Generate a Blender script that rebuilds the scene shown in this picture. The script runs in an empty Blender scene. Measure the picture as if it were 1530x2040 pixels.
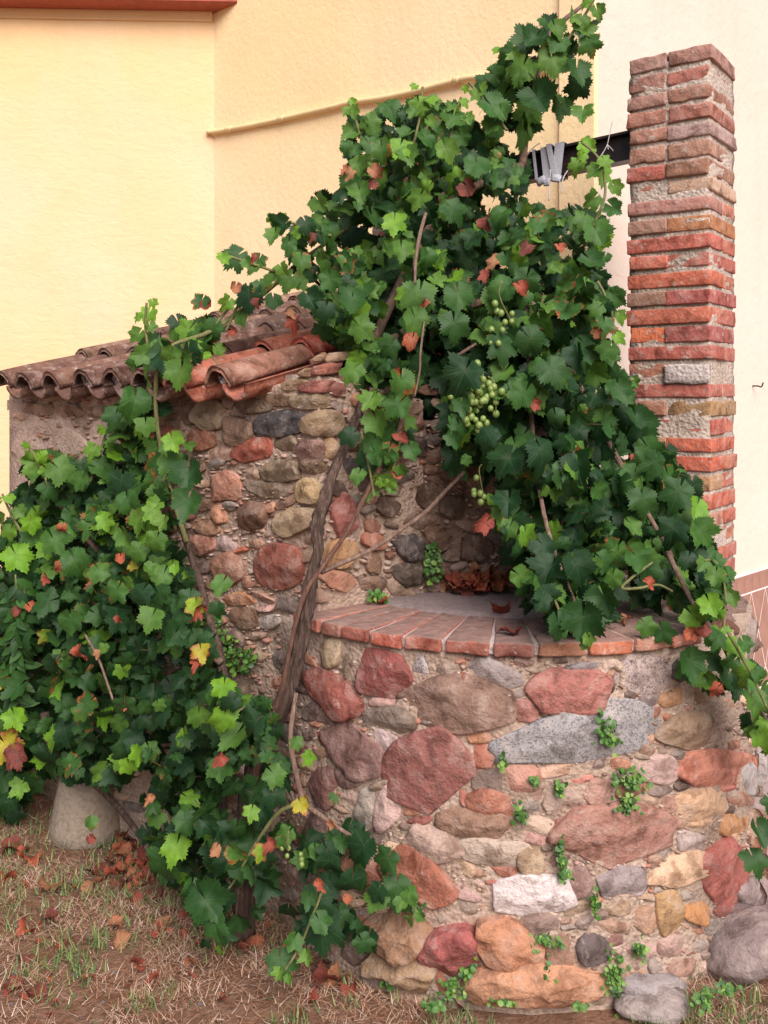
import bpy, math, random
import numpy as np
from mathutils import Vector, Matrix, noise

# ------------------------------------------------------------------ camera, sky, sun, exposure
SC = bpy.context.scene
COL = SC.collection
F, CX, HY, EYE = 1900.0, 765.0, 780.0, 1.55          # photo pixels: focal length, centre column, horizon row, eye height (m)
cam_d = bpy.data.cameras.new('camera')
cam_d.sensor_width = 36.0
cam_d.lens = 36.0 * F / 2040.0
cam_d.shift_y = -(1020.0 - HY) / 2040.0
cam_d.clip_start, cam_d.clip_end = 0.05, 400.0
cam = bpy.data.objects.new('camera', cam_d)
cam.location = (0, 0, EYE)
cam.rotation_euler = (math.radians(90), 0, 0)
COL.objects.link(cam)
SC.camera = cam

SUN_EL, SUN_AZ = 42.0, 162.0      # azimuth clockwise from +Y: right of and behind the camera
world = bpy.data.worlds.new('World')
SC.world = world
world.use_nodes = True
wn = world.node_tree
wn.nodes.clear()
sky = wn.nodes.new('ShaderNodeTexSky')
sky.sky_type = 'NISHITA'
sky.sun_disc = False
sky.sun_elevation = math.radians(SUN_EL)
sky.sun_rotation = math.radians(SUN_AZ)
sky.air_density = 1.0
sky.dust_density = 3.0
sky.ozone_density = 1.0
bg = wn.nodes.new('ShaderNodeBackground')
bg.inputs['Strength'].default_value = 0.07
wo = wn.nodes.new('ShaderNodeOutputWorld')
wn.links.new(sky.outputs[0], bg.inputs[0])
wn.links.new(bg.outputs[0], wo.inputs[0])
sun_d = bpy.data.lights.new('sun', 'SUN')
sun_d.energy = 3.1
sun_d.angle = math.radians(45)
sun_d.color = (1.0, 0.92, 0.89)
sun = bpy.data.objects.new('sun', sun_d)
el, az = math.radians(SUN_EL), math.radians(SUN_AZ)
to_sun = Vector((math.sin(az) * math.cos(el), math.cos(az) * math.cos(el), math.sin(el)))
sun.rotation_euler = to_sun.to_track_quat('Z', 'Y').to_euler()
sun.location = to_sun * 20
COL.objects.link(sun)
SC.view_settings.view_transform = 'Standard'
SC.view_settings.look = 'None'
SC.view_settings.exposure = 0.70
SC.view_settings.gamma = 1.0

RND = random.Random(7)
NR = np.random.RandomState(11)

# ------------------------------------------------------------------ helpers
def lin(c):
    out = []
    for v in c[:3]:
        v = v / 255.0
        out.append(v / 12.92 if v <= 0.04045 else ((v + 0.055) / 1.055) ** 2.4)
    return tuple(out)

def P(x, y, d):
    """photo pixel + depth (m along Y) -> world point"""
    return Vector(((x - CX) / F * d, d, EYE - (y - HY) / F * d))

WB = {}          # world base of every object used as a parent

def empty(name, loc, label, cat, group=None):
    o = bpy.data.objects.new(name, None)
    o.empty_display_size = 0.05
    COL.objects.link(o)
    o.location = loc
    WB[o.name] = Vector(loc)
    o['label'] = label
    o['category'] = cat
    if group:
        o['group'] = group
    return o

def tag(o, label=None, cat=None, group=None, kind=None):
    if label: o['label'] = label
    if cat: o['category'] = cat
    if group: o['group'] = group
    if kind: o['kind'] = kind
    return o

def put(name, me, parent=None, loc=(0, 0, 0), mat=None, rot=None, scale=None):
    """link a mesh object at world location loc (parents carry no rotation)"""
    o = bpy.data.objects.new(name, me)
    COL.objects.link(o)
    loc = Vector(loc)
    WB[o.name] = loc.copy()
    if parent is not None:
        o.parent = parent
        o.location = loc - WB[parent.name]
    else:
        o.location = loc
    if rot is not None:
        o.rotation_mode = 'QUATERNION'
        o.rotation_quaternion = rot
    if scale is not None:
        o.scale = (scale,) * 3 if isinstance(scale, (int, float)) else scale
    if mat is not None and not me.materials:
        me.materials.append(mat)
    return o

def mesh(name, verts, faces, mat=None, smooth=False):
    me = bpy.data.meshes.new(name)
    me.from_pydata([tuple(v) for v in verts], [], faces)
    if smooth:
        me.polygons.foreach_set('use_smooth', [True] * len(me.polygons))
    if mat is not None:
        me.materials.append(mat)
    me.update()
    return me

def mesh_np(name, V, T, mat=None, smooth=False, uv=None, lt=None):
    """numpy verts (n,3), tris (m,3); uv per vertex, lt per vertex colour attribute"""
    me = bpy.data.meshes.new(name)
    V = np.asarray(V, dtype=np.float32); T = np.asarray(T, dtype=np.int32)
    n, m = len(V), len(T)
    me.vertices.add(n); me.vertices.foreach_set('co', V.ravel())
    me.loops.add(m * 3); me.loops.foreach_set('vertex_index', T.ravel())
    me.polygons.add(m)
    me.polygons.foreach_set('loop_start', np.arange(0, m * 3, 3, dtype=np.int32))
    me.update(calc_edges=True)
    if smooth:
        me.polygons.foreach_set('use_smooth', np.ones(m, dtype=bool))
    if uv is not None:
        a = me.attributes.new('leafxy', 'FLOAT_VECTOR', 'POINT')
        uv3 = np.zeros((n, 3), dtype=np.float32); uv3[:, :2] = uv
        a.data.foreach_set('vector', uv3.ravel())
    if lt is not None:
        a = me.attributes.new('lt', 'FLOAT_COLOR', 'POINT')
        a.data.foreach_set('color', np.asarray(lt, dtype=np.float32).ravel())
    if mat is not None:
        me.materials.append(mat)
    me.update()
    return me

def box_mesh(name, x0, x1, y0, y1, z0, z1, mat=None, bevel=0.0):
    import bmesh
    bm = bmesh.new()
    bmesh.ops.create_cube(bm, size=1.0)
    for v in bm.verts:
        v.co = Vector(((x0 + x1) / 2 + v.co.x * (x1 - x0), (y0 + y1) / 2 + v.co.y * (y1 - y0), (z0 + z1) / 2 + v.co.z * (z1 - z0)))
    if bevel > 0:
        bmesh.ops.bevel(bm, geom=bm.edges[:], offset=bevel, segments=2, affect='EDGES')
    me = bpy.data.meshes.new(name)
    bm.to_mesh(me); bm.free()
    if mat is not None:
        me.materials.append(mat)
    return me

def catmull(pts, per=6):
    pts = [np.array(p, dtype=float) for p in pts]
    out = []
    n = len(pts)
    for i in range(n - 1):
        p0 = pts[max(i - 1, 0)]; p1 = pts[i]; p2 = pts[i + 1]; p3 = pts[min(i + 2, n - 1)]
        for k in range(per):
            t = k / per
            out.append(0.5 * ((2 * p1) + (-p0 + p2) * t + (2 * p0 - 5 * p1 + 4 * p2 - p3) * t * t + (-p0 + 3 * p1 - 3 * p2 + p3) * t ** 3))
    out.append(pts[-1])
    return out

def tube(pts, seg=8, per=6, ridge=0.0, seed=0, knob=0.0, caps=True):
    """pts: (x,y,z,r). returns verts, faces"""
    path = catmull(pts, per)
    V, Fc = [], []
    prev = None
    n = len(path)
    for i, p in enumerate(path):
        a = path[max(i - 1, 0)][:3]; b = path[min(i + 1, n - 1)][:3]
        t = Vector(b - a).normalized()
        if prev is None:
            u = t.cross(Vector((0, 1, 0.2))).normalized()
        else:
            u = (prev - t * prev.dot(t)).normalized()
        prev = u
        w = t.cross(u)
        r = p[3]
        c = Vector(p[:3])
        for k in range(seg):
            an = 2 * math.pi * k / seg
            rr = r
            if ridge:
                rr *= 1 + ridge * noise.noise(Vector((math.cos(an + i * 0.04) * 2.6 + seed, math.sin(an + i * 0.04) * 2.6, i * 0.10)))
                rr *= 1 + 0.35 * ridge * noise.noise(Vector((math.cos(an) * 7 + seed, math.sin(an) * 7, i * 0.35)))
            if knob:
                rr *= 1 + knob * noise.noise(Vector((seed, 3.1, i * 0.25)))
            V.append(c + (u * math.cos(an) + w * math.sin(an)) * rr)
    for i in range(n - 1):
        for k in range(seg):
            k2 = (k + 1) % seg
            Fc.append((i * seg + k, i * seg + k2, (i + 1) * seg + k2, (i + 1) * seg + k))
    if caps:
        Fc.append(tuple(range(seg - 1, -1, -1)))
        Fc.append(tuple((n - 1) * seg + k for k in range(seg)))
    return V, Fc

# ------------------------------------------------------------------ materials
class NT:
    def __init__(self, name):
        self.m = bpy.data.materials.new(name)
        self.m.use_nodes = True
        self.t = self.m.node_tree
        self.t.nodes.clear()
        self.out = self.t.nodes.new('ShaderNodeOutputMaterial')
        self.b = self.n('ShaderNodeBsdfPrincipled')
        self.l(self.b.outputs[0], self.out.inputs[0])
    def n(self, typ, **kw):
        nd = self.t.nodes.new(typ)
        for k, v in kw.items():
            setattr(nd, k, v)
        return nd
    def l(self, a, b):
        self.t.links.new(a, b)
    def val(self, sock, v):
        if hasattr(v, 'is_linked') or isinstance(v, bpy.types.NodeSocket):
            self.l(v, sock)
        else:
            sock.default_value = v
    def math(self, op, a, b=0.0, clamp=False):
        nd = self.n('ShaderNodeMath', operation=op, use_clamp=clamp)
        self.val(nd.inputs[0], a); self.val(nd.inputs[1], b)
        return nd.outputs[0]
    def noise(self, vec, scale, detail=4.0, rough=0.6, dist=0.0):
        nd = self.n('ShaderNodeTexNoise')
        if vec is not None: self.l(vec, nd.inputs['Vector'])
        nd.inputs['Scale'].default_value = scale
        nd.inputs['Detail'].default_value = detail
        nd.inputs['Roughness'].default_value = rough
        nd.inputs['Distortion'].default_value = dist
        return nd.outputs['Fac']
    def vor(self, vec, scale, feature='F1', out='Distance', rnd=1.0):
        nd = self.n('ShaderNodeTexVoronoi', feature=feature)
        if vec is not None: self.l(vec, nd.inputs['Vector'])
        nd.inputs['Scale'].default_value = scale
        nd.inputs['Randomness'].default_value = rnd
        return nd.outputs[out]
    def ramp(self, fac, stops):
        nd = self.n('ShaderNodeValToRGB')
        cr = nd.color_ramp
        while len(cr.elements) < len(stops):
            cr.elements.new(0.5)
        for e, (p, c) in zip(cr.elements, stops):
            e.position = p
            if isinstance(c, (int, float)): c = (c, c, c)
            e.color = (*c[:3], 1)
        self.l(fac, nd.inputs[0])
        return nd.outputs[0]
    def mix(self, fac, a, b, blend='MIX'):
        nd = self.n('ShaderNodeMix', data_type='RGBA', blend_type=blend)
        self.val(nd.inputs[0], fac)
        for s, v in ((nd.inputs[6], a), (nd.inputs[7], b)):
            if isinstance(v, tuple): s.default_value = (*v[:3], 1)
            else: self.val(s, v)
        return nd.outputs[2]
    def bump(self, h, strength=0.5, dist=0.01, normal=None):
        nd = self.n('ShaderNodeBump')
        nd.inputs['Strength'].default_value = strength
        nd.inputs['Distance'].default_value = dist
        self.l(h, nd.inputs['Height'])
        if normal is not None: self.l(normal, nd.inputs['Normal'])
        return nd.outputs[0]
    def color(self, c):
        if isinstance(c, tuple): self.b.inputs['Base Color'].default_value = (*c[:3], 1)
        else: self.l(c, self.b.inputs['Base Color'])
    def pos(self):
        return self.n('ShaderNodeNewGeometry').outputs['Position']
    def obj(self):
        return self.n('ShaderNodeTexCoord').outputs['Object']
    def rough(self, v): self.val(self.b.inputs['Roughness'], v)
    def normal(self, v): self.l(v, self.b.inputs['Normal'])

def plaster(name, base, var, bscale=1.0, stretch=(1, 1, 1), bstr=0.5):
    t = NT(name)
    p = t.pos()
    mp = t.n('ShaderNodeMapping'); t.l(p, mp.inputs[0]); mp.inputs['Scale'].default_value = stretch
    big = t.noise(p, 1.3, 3)
    fine = t.noise(mp.outputs[0], 55 * bscale, 5, 0.65)
    lump = t.noise(mp.outputs[0], 18 * bscale, 4, 0.6, 0.6)
    c = t.mix(t.ramp(big, [(0.35, 0.0), (0.7, 1.0)]), base, var)
    dirt = t.ramp(t.noise(p, 7, 6, 0.7), [(0.52, 0.0), (0.8, 0.28)])
    sm = t.n('ShaderNodeMapping'); t.l(p, sm.inputs[0]); sm.inputs['Scale'].default_value = (5, 5, 0.35)
    c = t.mix(t.ramp(t.noise(sm.outputs[0], 1.6, 4, 0.6), [(0.55, 0.0), (0.8, 0.22)]), c, tuple(v * 0.78 for v in var))
    c = t.mix(dirt, c, tuple(v * 0.80 for v in var))
    t.color(c)
    h = t.math('ADD', t.math('MULTIPLY', fine, 0.5), t.ramp(lump, [(0.35, 0.0), (0.62, 1.0)]))
    t.normal(t.bump(h, bstr, 0.006))
    t.rough(0.92)
    return t.m

MAT = {}
MAT['wall_left'] = plaster('cream_yellow_render', (0.78, 0.545, 0.35), (0.77, 0.52, 0.27), 0.8, (1, 1, 1.8), 0.22)
MAT['wall_mid'] = plaster('yellow_rough_render', (0.92, 0.72, 0.45), (0.91, 0.695, 0.38), 2.2, (1, 1, 0.8), 0.20)
MAT['wall_right'] = plaster('pale_cream_render', (0.72, 0.60, 0.51), (0.70, 0.58, 0.48), 1.0, (1, 1, 1), 0.22)

def simple(name, c, rough=0.6, nscale=40, var=0.25, bstr=0.25, bdist=0.003, metal=0.0, stretch=None):
    t = NT(name)
    v = t.obj()
    if stretch:
        mp = t.n('ShaderNodeMapping'); t.l(v, mp.inputs[0]); mp.inputs['Scale'].default_value = stretch
        v = mp.outputs[0]
    n1 = t.noise(v, nscale, 5, 0.6)
    t.color(t.mix(t.ramp(n1, [(0.3, 0.0), (0.75, 1.0)]), tuple(x * (1 - var) for x in c), tuple(min(1, x * (1 + var)) for x in c)))
    t.rough(rough)
    t.b.inputs['Metallic'].default_value = metal
    t.normal(t.bump(n1, bstr, bdist))
    return t.m

MAT['cornice'] = simple('red_painted_cornice', (0.36, 0.085, 0.05), 0.75, 25, 0.18)
MAT['conduit'] = simple('cream_painted_conduit', (0.74, 0.56, 0.30), 0.55, 12, 0.10, 0.15)
MAT['iron'] = simple('dark_painted_iron', (0.020, 0.010, 0.011), 0.42, 30, 0.5, 0.25, 0.002)
MAT['rust'] = simple('rusty_iron', (0.12, 0.05, 0.03), 0.8, 60, 0.4, 0.5)
MAT['cloth'] = simple('grey_white_webbing', (0.50, 0.50, 0.56), 0.9, 200, 0.2, 0.4, 0.001)
MAT['cord'] = simple('pale_cord', (0.62, 0.58, 0.56), 0.9, 200, 0.2)
MAT['grout'] = simple('pale_grout', (0.78, 0.70, 0.66), 0.9, 60, 0.15)
MAT['dado'] = simple('terracotta_wall_tile', (0.34, 0.18, 0.135), 0.6, 9, 0.16, 0.15)
MAT['plank'] = simple('terracotta_painted_plank', (0.22, 0.085, 0.05), 0.75, 12, 0.35, 0.4, 0.003, 0, (6, 6, 0.6))
MAT['path'] = simple('grey_pink_concrete', (0.33, 0.25, 0.24), 0.9, 22, 0.22, 0.5, 0.006)

# mortar: crumbly lime mortar
def mortar(name, a, b, c3, bstr=1.0):
    t = NT(name)
    p = t.pos()
    n1 = t.noise(p, 9, 6, 0.65)
    n2 = t.noise(p, 60, 5, 0.7)
    n3 = t.noise(p, 2.5, 3, 0.5)
    v = t.vor(p, 85)
    c = t.mix(t.ramp(n1, [(0.35, 0.0), (0.7, 1.0)]), a, b)
    c = t.mix(t.ramp(n3, [(0.45, 0.0), (0.7, 0.75)]), c, c3)
    c = t.mix(t.ramp(n2, [(0.35, 0.45), (0.55, 0.0)]), c, tuple(x * 0.5 for x in c3))
    t.color(c)
    h = t.math('ADD', t.math('MULTIPLY', n2, 1.0), t.math('MULTIPLY', v, 0.7))
    h = t.math('ADD', h, t.math('MULTIPLY', n1, 1.0))
    t.normal(t.bump(h, bstr, 0.010))
    t.rough(0.95)
    return t.m

MAT['mortar_well'] = mortar('well_lime_mortar', (0.50, 0.375, 0.30), (0.40, 0.285, 0.215), (0.28, 0.195, 0.14), 0.75)
MAT['mortar_shed'] = mortar('shed_crumbling_mortar', (0.54, 0.40, 0.32), (0.43, 0.31, 0.235), (0.31, 0.21, 0.15), 0.85)
MAT['mortar_shaded'] = mortar('shade_toned_mortar', (0.27, 0.18, 0.135), (0.20, 0.13, 0.095), (0.13, 0.09, 0.055), 1.0)  # recess mortar with the vine's shade put into its colour
MAT['mortar_brick'] = mortar('grey_brick_mortar', (0.60, 0.50, 0.43), (0.48, 0.38, 0.31), (0.32, 0.24, 0.18), 0.7)
MAT['patch'] = mortar('pale_mortar_smear', (0.58, 0.50, 0.47), (0.52, 0.44, 0.41), (0.46, 0.38, 0.34), 0.6)
MAT['plaster_old'] = mortar('old_pink_plaster', (0.52, 0.38, 0.31), (0.47, 0.34, 0.27), (0.38, 0.27, 0.20), 0.5)
MAT['cement'] = mortar('weathered_cement', (0.25, 0.19, 0.185), (0.21, 0.155, 0.15), (0.155, 0.11, 0.105), 0.35)
MAT['pot'] = mortar('old_concrete', (0.31, 0.25, 0.19), (0.27, 0.21, 0.16), (0.21, 0.165, 0.12), 0.35)

# stones and bricks take their own colour from obj.color
def stone_mat(name, speck=0.0, rough=0.85, bstr=0.6, lichen=0.35, dust=0.0):
    t = NT(name)
    oi = t.n('ShaderNodeObjectInfo')
    v = t.obj()
    add = t.n('ShaderNodeVectorMath', operation='ADD')
    t.l(v, add.inputs[0])
    comb = t.n('ShaderNodeCombineXYZ')
    r9 = t.math('MULTIPLY', oi.outputs['Random'], 37.0)
    t.l(r9, comb.inputs[0]); t.l(r9, comb.inputs[1])
    t.l(comb.outputs[0], add.inputs[1])
    p = add.outputs[0]
    col = oi.outputs['Color']
    n1 = t.noise(p, 16, 5, 0.62, 0.4)
    n2 = t.noise(p, 110, 5, 0.7)
    n3 = t.noise(p, 38, 4, 0.6)
    dark = t.mix(1.0, col, (0.50, 0.45, 0.42), 'MULTIPLY')
    light = t.mix(0.30, col, (0.62, 0.50, 0.43))
    c = t.mix(t.ramp(n1, [(0.33, 0.0), (0.5, 0.5), (0.7, 1.0)]), dark, light)
    c = t.mix(t.ramp(n1, [(0.42, 0.0), (0.5, 0.75), (0.6, 0.0)]), c, col)
    c = t.mix(t.ramp(n2, [(0.32, 0.35), (0.48, 0.0)]), c, t.mix(1.0, col, (0.3, 0.25, 0.22), 'MULTIPLY'))
    if lichen:
        c = t.mix(t.ramp(n3, [(0.60, 0.0), (0.72, lichen)]), c, (0.50, 0.42, 0.37))
        spots = t.ramp(t.vor(p, 95), [(0.0, 1.0), (0.12, 0.0)])
        gate = t.ramp(t.noise(p, 7, 2), [(0.52, 0.0), (0.66, 0.7)])
        c = t.mix(t.math('MULTIPLY', spots, gate), c, (0.62, 0.55, 0.52))
    if speck:
        sp = t.ramp(t.vor(p, 210, out='Color'), [(0.25, 1.0), (0.45, 0.0)])
        c = t.mix(t.math('MULTIPLY', sp, speck), c, (0.07, 0.065, 0.07))
        sp2 = t.ramp(t.noise(p, 260, 2), [(0.6, 0.0), (0.7, speck)])
        c = t.mix(sp2, c, (0.6, 0.57, 0.56))
    if dust:      # weathered, dirty upper faces
        nz = t.n('ShaderNodeSeparateXYZ'); t.l(t.n('ShaderNodeNewGeometry').outputs['Normal'], nz.inputs[0])
        k = t.math('MULTIPLY', t.math('SUBTRACT', nz.outputs[2], 0.55), 3.0, True)
        k = t.math('MULTIPLY', k, t.ramp(n1, [(0.25, dust), (0.75, dust * 0.65)]))
        c = t.mix(k, c, t.mix(n3, (0.16, 0.105, 0.09), (0.34, 0.24, 0.205)))
    t.color(c)
    h = t.math('ADD', t.math('MULTIPLY', n2, 0.6), t.math('MULTIPLY', n3, 1.2))
    h = t.math('ADD', h, t.math('MULTIPLY', t.vor(p, 26), 0.9))
    t.normal(t.bump(h, bstr, 0.0075))
    t.rough(rough)
    t.b.inputs['Specular IOR Level'].default_value = 0.3
    return t.m
MAT['stone'] = stone_mat('rubble_stone', 0.0, 0.85, 1.0)
MAT['granite'] = stone_mat('speckled_granite', 0.6, 0.8, 0.4, 0.2)
MAT['brick'] = stone_mat('weathered_brick', 0.0, 0.92, 0.75, 0.8, 0.95)
MAT['tile'] = stone_mat('weathered_terracotta', 0.0, 0.95, 1.0, 0.75, 0.0)

def leaf_mat():
    t = NT('vine_leaf')
    at = t.n('ShaderNodeAttribute', attribute_name='lt')
    sep = t.n('ShaderNodeSeparateColor'); t.l(at.outputs['Color'], sep.inputs[0])
    tint, brown, marg = sep.outputs[0], sep.outputs[1], sep.outputs[2]
    xy = t.n('ShaderNodeAttribute', attribute_name='leafxy').outputs['Vector']
    g = t.ramp(tint, [(0.0, (0.013, 0.050, 0.015)), (0.3, (0.050, 0.140, 0.026)), (0.55, (0.125, 0.25, 0.036)),
                      (0.78, (0.17, 0.37, 0.022)), (0.86, (0.42, 0.33, 0.03)), (0.95, (0.24, 0.13, 0.07))])
    p = t.pos()
    n = t.noise(p, 55, 4, 0.6)
    g = t.mix(t.ramp(n, [(0.35, 0.55), (0.65, 0.0)]), g, t.mix(1.0, g, (0.45, 0.5, 0.45), 'MULTIPLY'))
    g = t.mix(t.ramp(t.noise(p, 14, 2), [(0.5, 0.0), (0.75, 0.35)]), g, t.mix(1.0, g, (1.9, 1.5, 1.0), 'MULTIPLY'))
    # pale veins along five rays from the stalk (leaf-local coordinates)
    sx = t.n('ShaderNodeSeparateXYZ'); t.l(xy, sx.inputs[0])
    vein = None
    for a in (0, 52, -52, 108, -108):
        r = math.radians(a)
        dx, dy = math.sin(r), -math.cos(r)
        along = t.math('ADD', t.math('MULTIPLY', sx.outputs[0], dx), t.math('MULTIPLY', sx.outputs[1], dy))
        perp = t.math('ABSOLUTE', t.math('SUBTRACT', t.math('MULTIPLY', sx.outputs[0], dy), t.math('MULTIPLY', sx.outputs[1], dx)))
        w = t.math('MULTIPLY', t.math('SUBTRACT', 1.0, t.math('DIVIDE', perp, 0.022), True), t.math('GREATER_THAN', along, 0.0))
        vein = w if vein is None else t.math('MAXIMUM', vein, w)
    g = t.mix(t.math('MULTIPLY', vein, 0.13), g, (0.16, 0.26, 0.11))
    bn = t.math('ADD', t.math('ADD', t.math('MULTIPLY', t.noise(p, 30, 3, 0.65), 1.5), -0.32), t.math('MULTIPLY', marg, 0.26))
    bm = t.math('MULTIPLY', t.math('SUBTRACT', t.math('ADD', bn, brown), 1.0), 6.0, True)
    bc = t.ramp(t.noise(p, 42, 3), [(0.35, (0.13, 0.030, 0.014)), (0.5, (0.32, 0.085, 0.028)), (0.66, (0.42, 0.20, 0.08))])
    c = t.mix(t.math('MINIMUM', bm, 1.0), g, bc)
    t.color(c)
    t.rough(0.55)
    t.b.inputs['Specular IOR Level'].default_value = 0.32
    t.normal(t.bump(t.math('ADD', n, t.math('MULTIPLY', vein, -0.5)), 0.35, 0.003))
    tr = t.n('ShaderNodeBsdfTranslucent')
    t.l(t.mix(1.0, c, (1.0, 1.0, 0.45), 'MULTIPLY'), tr.inputs[0])
    mx = t.n('ShaderNodeMixShader'); mx.inputs[0].default_value = 0.26
    t.l(t.b.outputs[0], mx.inputs[1]); t.l(tr.outputs[0], mx.inputs[2])
    t.l(mx.outputs[0], t.out.inputs[0])
    return t.m
MAT['leaf'] = leaf_mat()

def dead_mat():
    t = NT('dead_leaf')
    oi = t.n('ShaderNodeObjectInfo')
    p = t.pos()
    n = t.noise(p, 50, 4, 0.6)
    r = t.math('ADD', t.math('MULTIPLY', oi.outputs['Random'], 0.6), t.math('MULTIPLY', n, 0.5))
    c = t.ramp(r, [(0.2, (0.075, 0.018, 0.012)), (0.42, (0.19, 0.034, 0.018)), (0.62, (0.29, 0.062, 0.026)), (0.85, (0.27, 0.13, 0.06))])
    t.color(c); t.rough(0.75)
    t.normal(t.bump(n, 0.5, 0.004))
    return t.m
MAT['dead'] = dead_mat()

def bark_mat(name, a, b, c3):
    t = NT(name)
    p = t.pos()
    mp = t.n('ShaderNodeMapping'); t.l(p, mp.inputs[0]); mp.inputs['Scale'].default_value = (1, 1, 0.16)
    n1 = t.noise(mp.outputs[0], 90, 6, 0.7, 0.8)
    n2 = t.noise(p, 25, 4)
    c = t.ramp(n1, [(0.3, a), (0.52, b), (0.72, c3)])
    c = t.mix(t.ramp(n2, [(0.4, 0.0), (0.7, 0.4)]), c, a)
    t.color(c)
    t.normal(t.bump(n1, 1.0, 0.010))
    t.rough(0.9)
    return t.m
MAT['bark'] = bark_mat('vine_bark', (0.026, 0.015, 0.011), (0.10, 0.058, 0.042), (0.26, 0.18, 0.14))
MAT['cane_red'] = bark_mat('reddish_cane', (0.07, 0.032, 0.022), (0.16, 0.078, 0.052), (0.26, 0.14, 0.10))
MAT['cane'] = bark_mat('brown_cane', (0.10, 0.06, 0.045), (0.24, 0.15, 0.11), (0.36, 0.26, 0.20))
MAT['cane_green'] = bark_mat('green_cane', (0.12, 0.13, 0.04), (0.22, 0.22, 0.08), (0.33, 0.26, 0.14))

def grape_mat():
    t = NT('green_grape')
    n = t.noise(t.pos(), 120, 3)
    t.color(t.mix(n, (0.12, 0.20, 0.04), (0.24, 0.31, 0.09)))
    t.rough(0.35)
    t.b.inputs['Subsurface Weight'].default_value = 0.15
    t.b.inputs['Subsurface Radius'].default_value = (0.004, 0.004, 0.002)
    return t.m
MAT['grape'] = grape_mat()

def ground_mat():
    t = NT('dry_soil')
    p = t.pos()
    n1 = t.noise(p, 5, 5, 0.6)
    n2 = t.noise(p, 70, 6, 0.7)
    n3 = t.noise(p, 24, 5, 0.7)
    c = t.mix(t.ramp(n1, [(0.35, 0.0), (0.65, 1.0)]), (0.22, 0.095, 0.045), (0.30, 0.15, 0.085))
    c = t.mix(t.ramp(n3, [(0.45, 0.0), (0.6, 0.7)]), c, (0.36, 0.21, 0.14))
    c = t.mix(t.ramp(n2, [(0.3, 0.7), (0.5, 0.0)]), c, (0.07, 0.035, 0.02))
    t.color(c)
    t.normal(t.bump(t.math('ADD', n2, n3), 1.0, 0.02))
    t.rough(0.95)
    return t.m
MAT['ground'] = ground_mat()

def blade_mat(name, stops, rough=0.7, tr=0.2):
    t = NT(name)
    at = t.n('ShaderNodeAttribute', attribute_name='lt')
    sep = t.n('ShaderNodeSeparateColor'); t.l(at.outputs['Color'], sep.inputs[0])
    c = t.ramp(sep.outputs[0], stops)
    t.color(c); t.rough(rough)
    return t.m
MAT['straw'] = blade_mat('dry_straw', [(0.0, (0.20, 0.08, 0.04)), (0.4, (0.38, 0.20, 0.12)), (0.8, (0.55, 0.38, 0.27)), (1.0, (0.68, 0.54, 0.44))])
MAT['grass'] = blade_mat('green_grass', [(0.0, (0.035, 0.075, 0.022)), (0.5, (0.085, 0.17, 0.04)), (1.0, (0.24, 0.30, 0.09))])
MAT['weed'] = blade_mat('weed_leaf', [(0.0, (0.018, 0.06, 0.012)), (0.5, (0.06, 0.16, 0.022)), (1.0, (0.19, 0.30, 0.05))], 0.55)

MAT['chips'] = blade_mat('stone_chip', [(0.0, (0.16, 0.09, 0.07)), (0.3, (0.30, 0.20, 0.15)), (0.6, (0.46, 0.35, 0.28)), (0.85, (0.36, 0.15, 0.10)), (1.0, (0.55, 0.46, 0.41))], 0.9)
# ------------------------------------------------------------------ plan of the place (metres; camera at the origin looking along +Y)
A = Vector((-1.50, 3.82)); B = Vector((-0.185, 2.70)); C = Vector((0.12, 2.93)); D = Vector((0.62, 2.96)); D2 = Vector((0.64, 3.5))
E = (B - A).normalized()                       # along the shed's eave, towards the well
N = Vector((-E.y, E.x))                        # back from the eave to the house
HC = Vector((-0.836, 4.70)) * 1.13                    # inner corner of the house
MD = Vector((0.766, -0.643))                   # along the middle wall
WC = Vector((0.385, 3.14))                      # well centre
WR, WTOP = 0.762, 0.93                         # well body radius, coping top
CR = 0.785                                     # coping radius

def ray_line(px, p0, d):
    """depth where the pixel column meets the vertical plane through p0 along d"""
    u = (px - CX) / F
    # p0.x + t d.x = u (p0.y + t d.y)
    t = (u * p0.y - p0.x) / (d.x - u * d.y)
    return p0.y + t * d.y

XB = CX + F * B.x / B.y
XC = CX + F * C.x / C.y

def wall_depth(px):
    if px < 20: return A.y
    if px < XB: return ray_line(px, A, E)
    if px < XC: return ray_line(px, B, (C - B).normalized())
    return ray_line(px, C, (D - C).normalized())

def shed_surf(px, py):
    d = wall_depth(px)
    p = P(px, py, d)
    dr = E if px < XB else ((C - B).normalized() if px < XC else (D - C).normalized())
    return p, Vector((dr.y, -dr.x, 0))

def well_surf(px, py, R=WR):
    u = (px - CX) / F
    a = u * u + 1; b = -2 * (u * WC.x + WC.y); c = WC.x ** 2 + WC.y ** 2 - R * R
    disc = b * b - 4 * a * c
    if disc < 0:
        disc = 0
    d = (-b - math.sqrt(disc)) / (2 * a)
    p = P(px, py, d)
    n = Vector((p.x - WC.x, p.y - WC.y, 0)).normalized()
    return p, n

EXT_T = None
u_ = (1185 - CX) / F
EXT_T = (u_ * HC.y - HC.x) / (MD.x - u_ * MD.y)
HX = HC + MD * EXT_T                           # outer corner of the house
RD = Vector((math.cos(math.radians(45)), math.sin(math.radians(45))))   # along the right wall
LD = Vector((-1.0, -0.045)).normalized()       # along the left wall, away from the corner

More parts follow.
